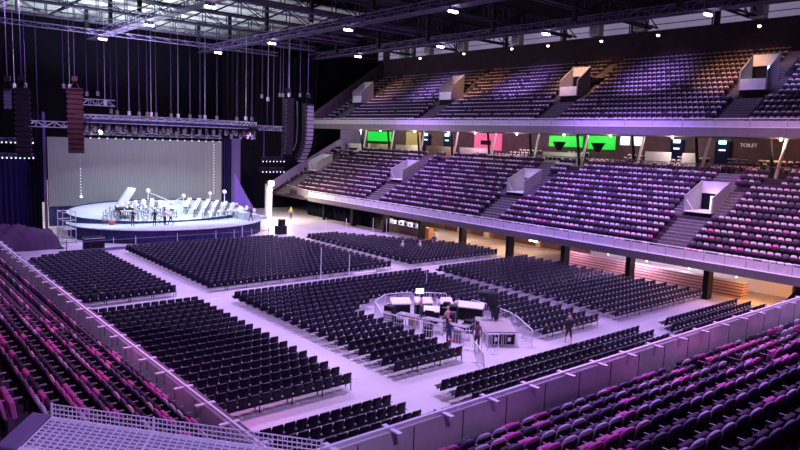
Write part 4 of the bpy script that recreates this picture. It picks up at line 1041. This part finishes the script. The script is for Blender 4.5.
t = thing('stage_case', (39.3, 68.7, 0), 'black stacked equipment cases at the right corner of the stage', 'case'); MB().box(-.6, .6, -.4, .4, 0, 1.0).build('lower_case', M['column'], t, bevel=.03); MB().box(-.2, .4, -.35, .35, 1.0, 1.8).build('upper_case', M['column'], t, bevel=.03)
# heap of folded drape
def heap(name, x, y, sx, sy, h, m, label, seed):
    r = np.random.RandomState(seed); V = []; F = []; nx, ny = 40, 22
    ph = r.rand(12) * 6
    for j in range(ny + 1):
        for i in range(nx + 1):
            u, v = -1 + 2 * i / nx, -1 + 2 * j / ny; e = max(0, 1 - u ** 4 - v * v) ** .55
            f = .78 + .11 * math.sin(4 * u + 3 * v + ph[0]) + .06 * math.sin(13 * u - 9 * v + ph[1]) + .05 * math.sin(27 * u + 15 * v + ph[2]) + .05 * r.rand()
            V.append((x + sx * u * (1 + .03 * math.sin(9 * v)), y + sy * v * (1 + .06 * math.sin(8 * u)), max(0, h * e * f)))
    for j in range(ny):
        for i in range(nx): a = j * (nx + 1) + i; F.append((a, a + 1, a + nx + 2, a + nx + 1))
    o = MB().add(V, F).build(name, M[m], smooth=True); tag(o, label, 'cloth heap'); return o
heap('cloth_heap', 12.4, 71.0, 3.6, 1.9, 2.5, 'cloth_heap', 'long heap of crumpled dark plum cloth on the floor at the far left', 2)
# thin poles standing in the gangways
for k, (x, y, h) in enumerate(((29.1, 44.4, 2.8), (31.9, 44.4, 2.0), (33.0, 66.0, 1.6), (44.9, 67.6, 1.8), (46.8, 66.0, 1.8), (49.4, 64.0, 2.0), (50.7, 63.0, 2.0), (33.5, 36.6, 1.8))):
    o = MB().tube((x, y, 0), (x, y, h), .035, 6).lathe([(.2, 0), (.18, .03), (.04, .05)], (x, y, 0), 10).build('stanchion_pole', M['rail'])
    tag(o, 'thin white floor pole ' + ['taller of two in the cross gangway', 'shorter of two in the cross gangway', 'before the centre of the stage', 'leftmost behind the right front block', 'second of four behind the right front block', 'third of four behind the right front block', 'rightmost of four behind the right front block', 'beside the mixing area'][k], 'pole')
o = MB().box(32.4, 34.6, 44.1, 44.5, .3, .36).box(32.4, 32.5, 44.1, 44.5, 0, .3).box(34.5, 34.6, 44.1, 44.5, 0, .3).build('low_bench', M['counter']); tag(o, 'low pale bench in the cross gangway behind the centre front block', 'bench')

# ================================================================== MIXING AREA
def barrier(p, q, label, h=1.1, lean=0, group='steel crowd barriers round the mixing area'):
    p = Vector((*p, 0)); q = Vector((*q, 0)); d = q - p; L = d.length; a = math.atan2(d.y, d.x)
    t = thing('crowd_barrier', p, label, 'barrier', rz=a, group=group)
    f = MB(); f.path([(0, lean * 0, .12), (0, lean * h, h - .08), (.1, lean * h, h), (L - .1, lean * h, h), (L, lean * h, h - .08), (L, 0, .12)], .03, 6); f.tube((0, lean * .18, .18), (L, lean * .18, .18), .018, 5); f.build('frame', M['chrome'], t)
    b = MB(); n = max(3, int(L / .17))
    for i in range(1, n): x = L * i / n; b.tube((x, lean * .18, .18), (x, lean * h, h), .013, 4)
    b.build('bars', M['chrome'], t)
    for x in (.2, L - .2): MB().box(x - .03, x + .03, -.3, .3, 0, .03).tube((x, 0, .02), (x, 0, .18), .02, 5).build('foot', M['chrome'], t)
    return t
PTS = [(24.9, 31.0), (25.2, 29.2), (25.8, 27.3), (26.4, 25.5), (26.9, 24.5)]
lab = ['on the left side, second from the rear corner', 'on the left side beside the stacked desks', 'behind the red cloth', 'before the two standing people']
barrier(PTS[0], PTS[1], 'steel crowd barrier along the mixing area, leftmost facing the camera'); barrier(PTS[1], PTS[2], 'steel crowd barrier along the mixing area, second from left facing the camera')
barrier(PTS[2], PTS[3], 'steel crowd barrier behind the person in blue'); barrier(PTS[3], (26.85, 24.55), 'short steel barrier behind the person in plum')
barrier((24.9, 31.2), (26.0, 33.2), 'steel barrier at the far left corner of the mixing area'); barrier((26.1, 33.4), (27.9, 34.6), 'steel barrier curving behind the white consoles, left piece')
barrier((28.0, 34.6), (30.0, 34.2), 'steel barrier behind the white consoles, middle piece'); barrier((30.1, 34.1), (31.8, 32.6), 'steel barrier behind the white consoles, right piece')
barrier((32.0, 30.4), (32.0, 28.5), 'steel barrier right of the black draped tower, far piece'); barrier((32.0, 28.3), (31.6, 26.4), 'steel barrier right of the flight cases, middle piece')
barrier((31.6, 26.3), (30.7, 24.8), 'steel barrier right of the flight cases, bent piece'); barrier((30.6, 24.7), (29.7, 23.3), 'steel barrier right of the flight cases, nearest piece')
barrier((26.95, 24.2), (27.5, 23.9), 'narrow rounded steel gate left of the flight cases'); barrier((24.3, 21.9), (25.4, 23.6), 'lone steel barrier leaning in the gangway before the mixing area', 1.15, .12, None)
# raised deck with flight cases
t = thing('riser_deck', (29.3, 25.9, 0), 'low wooden deck lit lilac above two black flight cases', 'deck', rz=-.0)
P4 = [(27.7, 25.0), (29.2, 24.0), (31.0, 26.2), (29.6, 27.7)]; P4 = [(a - 29.3, b - 25.9) for a, b in P4]
MB().prism(P4, .82, .9).build('top_board', M['deck_board'], t); MB().path([(*p, .8) for p in P4 + P4[:1]], .03, 5).build('edge_rail', M['chrome'], t)
for p in P4: MB().tube((*p, 0), (*p, .85), .03, 5).build('leg', M['chrome'], t)
ang = math.atan2(-1.0, 1.5)
for k, f in enumerate((.34, .78)):
    x = 27.72 + 1.5 * f; y = 25.12 - 1.0 * f
    t = thing('flight_case', (x + .22, y + .25, 0), 'black flight case with bright metal edges under the lilac deck, %s' % ('left one' if k == 0 else 'right one'), 'flight case', rz=ang, group='flight cases under the deck')
    MB().box(-.33, .33, -.25, .3, .06, .76).build('body', M['column'], t)
    e = MB()
    for zz in (.08, .74): e.path([(-.34, -.26, zz), (.34, -.26, zz)], .022, 4)
    for xx in (-.34, .34): e.path([(xx, -.26, .08), (xx, -.26, .74)], .022, 4)
    e.box(-.09, .09, -.275, -.255, .3, .52); e.path([(-.2, -.26, .14), (-.2, -.26, .68), (.2, -.26, .68)], .012, 4); e.build('edge_trim', M['rail'], t)
    for a in (-.25, .25): MB().tube((a, -.1, .03), (a, .0, .03), .03, 8).build('wheel', M['black_metal'], t)
# consoles and desks
def console(x, y, w, d, rz, label, screen=False, top='whitescr', h=.85):
    t = thing('mixing_console', (x, y, 0), label, 'console', rz=rz)
    MB().hexa([(-w / 2, -d / 2, h), (w / 2, -d / 2, h), (w / 2, d / 2, h), (-w / 2, d / 2, h), (-w / 2, -d / 2, h + .08), (w / 2, -d / 2, h + .08), (w / 2, d / 2, h + .3), (-w / 2, d / 2, h + .3)]).build('console_body', M['white'], t)
    n = int(w / .12); g = MB()
    for i in range(n): x_ = -w / 2 + .08 + i * .12; g.hexa([(x_, -d / 2 + .1, h + .12), (x_ + .02, -d / 2 + .1, h + .12), (x_ + .02, d / 2 - .2, h + .26), (x_, d / 2 - .2, h + .26), (x_, -d / 2 + .1, h + .14), (x_ + .02, -d / 2 + .1, h + .14), (x_ + .02, d / 2 - .2, h + .28), (x_, d / 2 - .2, h + .28)])
    g.build('fader_strips', M['glint'], t)
    MB().box(-w / 2 + .05, w / 2 - .05, -d / 2 + .1, d / 2 - .05, .05, h).build('case_stand', M['column'], t)
    if screen: MB().rbox((0, d / 2 + .02, h + .5), w * .5, .04, .36, 0, rx=-.15).build('screen', M['whitescr'], t)
    return t
console(27.9, 32.9, 1.3, .8, -.5, 'white lit mixing console at the far left of the mixing area'); console(29.3, 32.2, 1.2, .8, -.5, 'white lit mixing console in the middle of the mixing area')
console(30.5, 31.4, 1.0, .8, -.6, 'white lit mixing console beside the bright screen'); console(31.1, 29.7, 1.9, .7, -1.0, 'long white lighting desk beside the black draped tower')
console(28.2, 30.2, 1.0, .6, -.7, 'smaller pale console between the standing crew')
def desk(x, y, w, d, rz, label, h=.8, top='vom'):
    t = thing('equipment_desk', (x, y, 0), label, 'desk', rz=rz)
    MB().box(-w / 2, w / 2, -d / 2, d / 2, h - .04, h).build('desk_top', M[top], t)
    for a in (-1, 1):
        for b in (-1, 1): MB().tube((a * (w / 2 - .05), b * (d / 2 - .05), 0), (a * (w / 2 - .05), b * (d / 2 - .05), h - .04), .025, 5).build('leg', M['chrome'], t)
desk(26.6, 30.6, 1.4, .7, -1.2, 'metal desk behind the left barriers of the mixing area'); desk(27.2, 28.9, 1.4, .7, -1.2, 'metal desk behind the middle barriers of the mixing area'); desk(27.6, 27.1, 1.2, .6, -1.2, 'small metal desk left of the lilac deck')
def rack(x, y, w, d, h, rz, label, face='column'):
    t = thing('equipment_rack', (x, y, 0), label, 'rack', rz=rz); MB().box(-w / 2, w / 2, -d / 2, d / 2, 0, h).build('body', M['column'], t, bevel=.02)
    g = MB(); [g.box(-w / 2 + .05, w / 2 - .05, -d / 2 - .015, -d / 2, .1 + i * .16, .2 + i * .16) for i in range(int((h - .2) / .16))]; g.build('front_panels', M['glint'], t)
rack(26.2, 31.9, .6, .6, 1.15, -1.2, 'black equipment rack at the left corner of the mixing area'); rack(28.2, 28.6, .6, .6, 1.1, -1.1, 'black equipment rack left of the black draped tower, nearest'); rack(29.2, 29.3, .6, .5, 1.3, -.9, 'black equipment rack beside the long lighting desk'); rack(27.7, 29.9, .55, .5, 1.0, -1.1, 'black equipment rack beside the tan box')
for k, (x, y, z, rz) in enumerate(((26.5, 30.9, .8, -.9), (27.1, 29.2, .8, -1.0), (28.5, 31.1, .0, 0))):
    if k == 2: continue
    t = thing('monitor', (x, y, z), 'black computer monitor on a metal desk, %s' % ('left one' if k == 0 else 'right one'), 'monitor', rz=rz); MB().box(-.3, .3, -.02, .02, .12, .48).build('display', M['column'], t); MB().box(-.1, .1, -.08, .08, 0, .02).box(-.02, .02, -.01, .01, .02, .14).build('stand', M['chrome'], t)
o = MB().box(26.9, 27.3, 30.4, 30.9, .0, .55).build('tan_box', M['tan']); tag(o, 'small tan box between racks in the mixing area', 'box')
t = thing('bright_monitor', (30.0, 33.4, 0), 'glowing white screen on a stand behind the consoles', 'monitor', rz=-.5); MB().box(-.28, .28, -.03, .03, 1.15, 1.5).build('display', M['whitescr'], t); MB().tube((0, 0, 0), (0, 0, 1.2), .03).build('stand', M['chrome'], t)
for k, (x, y, w, h, mt, lb) in enumerate(((25.6, 30.3, .5, .7, 'column', 'small black case inside the left barrier of the mixing area'), (26.3, 28.4, .5, .6, 'column', 'small black case between the metal desks of the mixing area'), (27.0, 26.6, .45, .75, 'panel_low', 'grey upright case behind the person in blue'), (28.9, 27.6, .5, .8, 'column', 'black case between bag and small metal desk'), (29.9, 30.6, .4, 1.15, 'column', 'narrow black rack between the right consoles'))):
    t = thing('small_case', (x, y, 0), lb, 'case', rz=-1.1); MB().box(-w / 2, w / 2, -.2, .2, 0, h).build('body', M[mt], t, bevel=.02); MB().box(-w / 2 - .01, w / 2 + .01, -.21, .21, h * .7, h * .7 + .04).build('edge_trim', M['chrome'], t)
# heap and draped tower on the deck
heap('cable_bag', 29.9, 28.3, .75, .45, .6, 'cl_black', 'dark bundled bag on the floor left of the black draped tower', 5)['category'] = 'bag'
t = thing('draped_tower', (30.0, 26.6, .9), 'spotlight on tripod shrouded in black cloth, standing on the lilac deck', 'spotlight', rz=-.69)
m = MB()
for a in (.4, 2.5, 4.6): m.tube((0, 0, .75), (.42 * math.cos(a), .42 * math.sin(a), 0), .025, 5)
m.build('tripod', M['chrome'], t)
V = []; F = []; rows = 12; nn = 18
for j in range(rows + 1):
    w = j / rows; z = .45 + 1.25 * w; r = .10 + .30 * w ** 1.2 - .16 * max(0, w - .8) * 5 * .5
    for i in range(nn):
        a = 2 * PI * i / nn; fold = 1 + .12 * math.sin(5 * a + 2 * w) * (1 - w * .6)
        V.append((r * 1.5 * fold * math.cos(a) - .28 * w, r * fold * .9 * math.sin(a), z))
for j in range(rows):
    for i in range(nn): F.append((j * nn + i, j * nn + (i + 1) % nn, (j + 1) * nn + (i + 1) % nn, (j + 1) * nn + i))
F.append(tuple(range(rows * nn, rows * nn + nn)))
mb = MB().add(V, F); mb.rbox((-.5, 0, 1.62), .95, .5, .30, 0, 0, 0); mb.build('shroud', M['cl_black'], t, smooth=True)
MB().hexa([(-.1, -.3, .1), (.25, -.3, .1), (.25, .1, .1), (-.1, .1, .1), (-.2, -.3, .8), (.35, -.3, .8), (.35, .2, .8), (-.2, .2, .8)]).build('hanging_flap', M['cl_black'], t)
o = MB().box(25.3, 25.65, 25.6, 25.8, .47, .55).build('red_blanket', M['red']); heapc = o; tag(o, 'folded red cloth on the chairs before the mixing area', 'cloth')
o.location = (-.35, -.5, .28)

# ================================================================== PEOPLE
def person(x, y, z, rz, shirt, legs, hair, label, pose='stand', h=1.74, arm=(0.15, 0.05), armr=None, extra=None, long_hair=False, bare=False):
    s = h / 1.74
    pel = (0, 0, .95) if pose != 'sit' else (0, 0, .52)
    dz = pel[2] - .95
    J = {'pel': pel, 'wai': (0, .0, 1.10 + dz), 'che': (0, .02, 1.34 + dz), 'nek': (0, .01, 1.50 + dz), 'ske': (0, .02, 1.58 + dz)}
    R = {'pel': .145, 'wai': .125, 'che': .145, 'nek': .055, 'ske': .05}
    E = [('pel', 'wai'), ('wai', 'che'), ('che', 'nek'), ('nek', 'ske')]
    step = {'stand': (.05, -.04), 'walk': (.28, -.26), 'sit': (0, 0)}[pose]
    for sd, sx, st in (('l', -1, step[0]), ('r', 1, step[1])):
        if pose == 'sit':
            J['hip' + sd] = (sx * .09, .0, .52); J['kne' + sd] = (sx * .12, .42, .50); J['ank' + sd] = (sx * .12, .44, .09); J['toe' + sd] = (sx * .13, .60, .04)
        else:
            J['hip' + sd] = (sx * .09, 0, .90); J['kne' + sd] = (sx * .10, st * .6 + .03, .49); J['ank' + sd] = (sx * .11, st, .09 + (.04 if st < -.1 else 0)); J['toe' + sd] = (sx * .13, st + .17, .035)
        R['hip' + sd] = .092; R['kne' + sd] = .058; R['ank' + sd] = .042; R['toe' + sd] = .038
        E += [('pel', 'hip' + sd), ('hip' + sd, 'kne' + sd), ('kne' + sd, 'ank' + sd), ('ank' + sd, 'toe' + sd)]
        fw, out = arm if (sd == 'l' or armr is None) else armr
        sh = (sx * .185, .01, 1.42 + dz); el = (sx * (.23 + out), fw * .35 - .02, 1.14 + dz); wr = (sx * (.22 + out * .8), fw * .9 + .05, .90 + dz + fw * .45)
        hd = Vector(wr) + (Vector(wr) - Vector(el)).normalized() * .075
        J['sho' + sd] = sh; J['elb' + sd] = el; J['wri' + sd] = wr; J['han' + sd] = tuple(hd)
        R['sho' + sd] = .062; R['elb' + sd] = .042; R['wri' + sd] = .028; R['han' + sd] = .034
        E += [('che', 'sho' + sd), ('sho' + sd, 'elb' + sd), ('elb' + sd, 'wri' + sd), ('wri' + sd, 'han' + sd)]
        d = (Vector(wr) - Vector(el)).normalized(); side = d.cross(Vector((sx, 0, 0))).normalized()
        for fi in range(5):
            if fi == 4: base = Vector(wr) + d * .03; tip = base + side * .055 + d * .05; mid = base + side * .04 + d * .02
            else:
                o_ = (-.028 + .019 * fi); Lf = (.075, .085, .08, .06)[fi]; base = hd + side * o_; mid = base + d * Lf * .55; tip = mid + d * Lf * .4 - Vector((sx, 0, 0)) * .02
            J['fm%s%d' % (sd, fi)] = tuple(mid); J['ft%s%d' % (sd, fi)] = tuple(tip); R['fm%s%d' % (sd, fi)] = .0095; R['ft%s%d' % (sd, fi)] = .008
            E += [('han' + sd if fi < 4 else 'wri' + sd, 'fm%s%d' % (sd, fi)), ('fm%s%d' % (sd, fi), 'ft%s%d' % (sd, fi))]
    names = list(J); idx = {n_: i for i, n_ in enumerate(names)}
    me = bpy.data.meshes.new('p'); me.from_pydata([tuple(c * s for c in J[n_]) for n_ in names], [(idx[a], idx[b]) for a, b in E], [])
    tmp = bpy.data.objects.new('p', me); COL.objects.link(tmp)
    md = tmp.modifiers.new('skin', 'SKIN'); sv = me.skin_vertices[0].data
    for n_ in names: r = R[n_] * s; sv[idx[n_]].radius = (r, r * (.72 if n_ in ('pel', 'wai', 'che') else 1)); sv[idx[n_]].use_root = n_ == 'pel'
    tmp.modifiers.new('sub', 'SUBSURF').levels = 1
    bpy.context.view_layer.update()
    bm_ = bpy.data.meshes.new_from_object(tmp.evaluated_get(bpy.context.evaluated_depsgraph_get())); bpy.data.objects.remove(tmp)
    # head: ellipsoid with jaw, brow, nose, ears in the same mesh
    hb = MB(); hz = (1.66 + dz) * s; rr0 = .112 * s; V = []; F = []; n1, n2 = 16, 12
    for j in range(n2 + 1):
        ph = PI * (j + .01) / (n2 + .02)
        for i in range(n1):
            a = 2 * PI * i / n1; px_, py_, pz_ = math.sin(ph) * math.cos(a), math.sin(ph) * math.sin(a), -math.cos(ph)
            w = .74 * (1 - .18 * max(0, -pz_)); yy = py_ * (.92 - .1 * max(0, -pz_)) + (.02 if py_ > 0 else 0)
            if abs(px_) < .25 and py_ > .6 and -.35 < pz_ < .15: yy += .20 * (1 - abs(px_) / .25)
            if py_ > .6 and .12 < abs(px_) < .5 and .0 < pz_ < .3: yy -= .06
            if abs(px_) > .93 and abs(pz_) < .3 : w += .10
            V.append((px_ * w * rr0, .025 * s + yy * rr0, hz + pz_ * rr0 * 1.12))
    for j in range(n2):
        for i in range(n1): F.append((j * n1 + i, j * n1 + (i + 1) % n1, (j + 1) * n1 + (i + 1) % n1, (j + 1) * n1 + i))
    vv = [v.co.copy() for v in bm_.vertices]; ff = [tuple(p.vertices) for p in bm_.polygons]
    body = MB().add(vv, ff, 0).add(V, F, 2)
    nb = len(ff); neck = (1.50 + dz) * s; waist = pel[2] * s + .04
    handz = {sd: Vector(J['wri' + sd]) * s for sd in 'lr'}; shoz = {sd: Vector(J['elb' + sd]) * s for sd in 'lr'}
    for k_, fc in enumerate(ff):
        c = sum((vv[i] for i in fc), Vector()) / len(fc); mi = 0
        near_arm = min((c - handz[sd]).length for sd in 'lr') < .15 * s or min((c - (handz[sd] + shoz[sd]) / 2).length for sd in 'lr') < (.17 * s if bare else 0)
        if near_arm or c.z > neck: mi = 2
        elif c.z < waist and abs(c.x) < .21 * s: mi = 1
        if c.z < .10 * s: mi = 3
        if bare and pose != 'sit' and .1 * s < c.z < .45 * s: mi = 2
        body.m[k_] = mi
    o = body.build('person', [M[shirt], M[legs], M['skin'], M['column']], smooth=True, loc=(x, y, z)); o.rotation_euler = (0, 0, rz)
    hm = MB(); V = []; F = []
    for j in range(7):
        ph = PI / 2 * (1 - j / 6.0) * 1.25 + 0.0
        for i in range(n1):
            a = 2 * PI * i / n1; lowf = 1 - j / 6.0
            zz = math.cos(ph) if j else (-.45 if math.sin(a) < .2 else .38)
            if j == 1 and math.sin(a) > .4: zz = max(zz, .42)
            V.append((math.sin(min(ph, PI / 2)) * math.cos(a) * .82 * rr0 * 1.04, .025 * s + math.sin(min(ph, PI / 2)) * math.sin(a) * rr0 * .99 - .006, hz + zz * rr0 * 1.18))
    for j in range(6):
        for i in range(n1): F.append((j * n1 + i, j * n1 + (i + 1) % n1, (j + 1) * n1 + (i + 1) % n1, (j + 1) * n1 + i))
    hm.add(V, F)
    if long_hair: hm.lathe([(.02, 0), (.085, .06), (.08, .2), (.05, .3)], (0, -.06 * s, hz - .28), 10)
    hm.build('hair', M[hair], o, smooth=True)
    MB().ball((-.036 * s, .118 * s, hz + .02), .011 * s, n=6, k=4).ball((.036 * s, .118 * s, hz + .02), .011 * s, n=6, k=4).build('eyes', M['column'], o)
    tag(o, label, 'person'); return o
person(32.35, 22.75, 0, 2.5, 'cl_black', 'cl_black', 'hair_b', 'person with fair hair in sleeveless black dress walking in the right gangway', 'walk', 1.70, (.25, .05), (-.2, .05), bare=True, long_hair=True)
person(25.6, 25.9, 0, -1.0, 'cl_blue', 'cl_jean', 'hair_b', 'person in blue shirt standing at the barrier of the mixing area', 'stand', 1.72, (.35, .0))
person(26.5, 24.6, 0, -.9, 'cl_plum', 'cl_black', 'hair_d', 'person in plum shirt and dark trousers standing by the narrow barrier gate', 'stand', 1.74, (.1, .03))
person(28.3, 31.3, 0, .6, 'cl_pink', 'cl_jean', 'hair_d', 'person in pink shirt bent over the middle console', 'stand', 1.68, (.45, .02))
person(28.9, 30.3, 0, .5, 'cl_white', 'cl_jean', 'hair_d', 'person in white shirt beside the console in the mixing area', 'stand', 1.72, (.35, .03))
person(29.8, 29.6, 0, .2, 'cl_white', 'cl_black', 'hair_d', 'person in pale shirt standing near the long lighting desk', 'stand', 1.74, (.3, .03))
person(27.9, 28.4, 0, .2, 'cl_pink', 'cl_black', 'hair_b', 'person in rosy shirt behind the barrier, next to the person in blue', 'stand', 1.6, (.25, .03))
person(12.4, 46.25, 0, -1.2, 'cl_black', 'cl_pink', 'hair_d', 'person in dark top sitting in the back row of the left front block', 'sit', 1.72, (.5, .0))
person(44.1, 52.0, 0, 0.2, 'cl_white', 'cl_white', 'hair_b', 'person in white sitting among the right front chairs, left one', 'sit', 1.7, (.4, 0))
person(45.7, 51.1, 0, 0.2, 'cl_white', 'cl_pink', 'hair_b', 'person in white and pink sitting among the right front chairs, right one', 'sit', 1.7, (.4, 0))
person(47.9, 51.4, 0, 2.8, 'cl_blue', 'cl_jean', 'hair_d', 'person in blue standing between the right front chairs', 'stand', 1.78, (.2, .03))
person(47.2, 79.8, 0, 2.8, 'cl_yellow', 'cl_jean', 'hair_d', 'person in yellow vest standing by the bright flood tower', 'stand', 1.8, (.15, .05))
for k, (x, y, sh, lb) in enumerate(((23.2, 71.6, 'cl_black', 'leftmost of the group at the front of the stage, dressed in black'), (25.3, 71.0, 'cl_black', 'second of the group at the front of the stage, dark clothes'), (26.3, 70.8, 'cl_pink', 'third of the group at the front of the stage, pink top'), (26.9, 70.6, 'cl_white', 'fourth of the group at the front of the stage, white top'), (36.2, 70.2, 'cl_black', 'person in black walking alone on the right of the stage'))):
    person(x, y, 1.5, (2.8, .5, -1, 1.2, 1.4)[k], sh, 'cl_black', 'hair_d', lb if lb.startswith('person') else 'person, ' + lb, 'walk' if k in (3, 4) else 'stand', 1.75, (.2, .05))
person(66.0, 38.9, 9.35, -1.4, 'cl_white', 'cl_black', 'hair_b', 'person in white standing before the white lounge screens', 'stand', 1.78, (.4, .1))
person(66.0, 39.8, 9.35, -1.8, 'cl_black', 'cl_black', 'hair_d', 'person in dark clothes beside the white lounge screens', 'stand', 1.76, (.2, .05))
person(65.7, 47.4, 9.35, -1.4, 'cl_black', 'cl_black', 'hair_d', 'person in black between the two green lounge screens', 'stand', 1.76, (.2, .05))
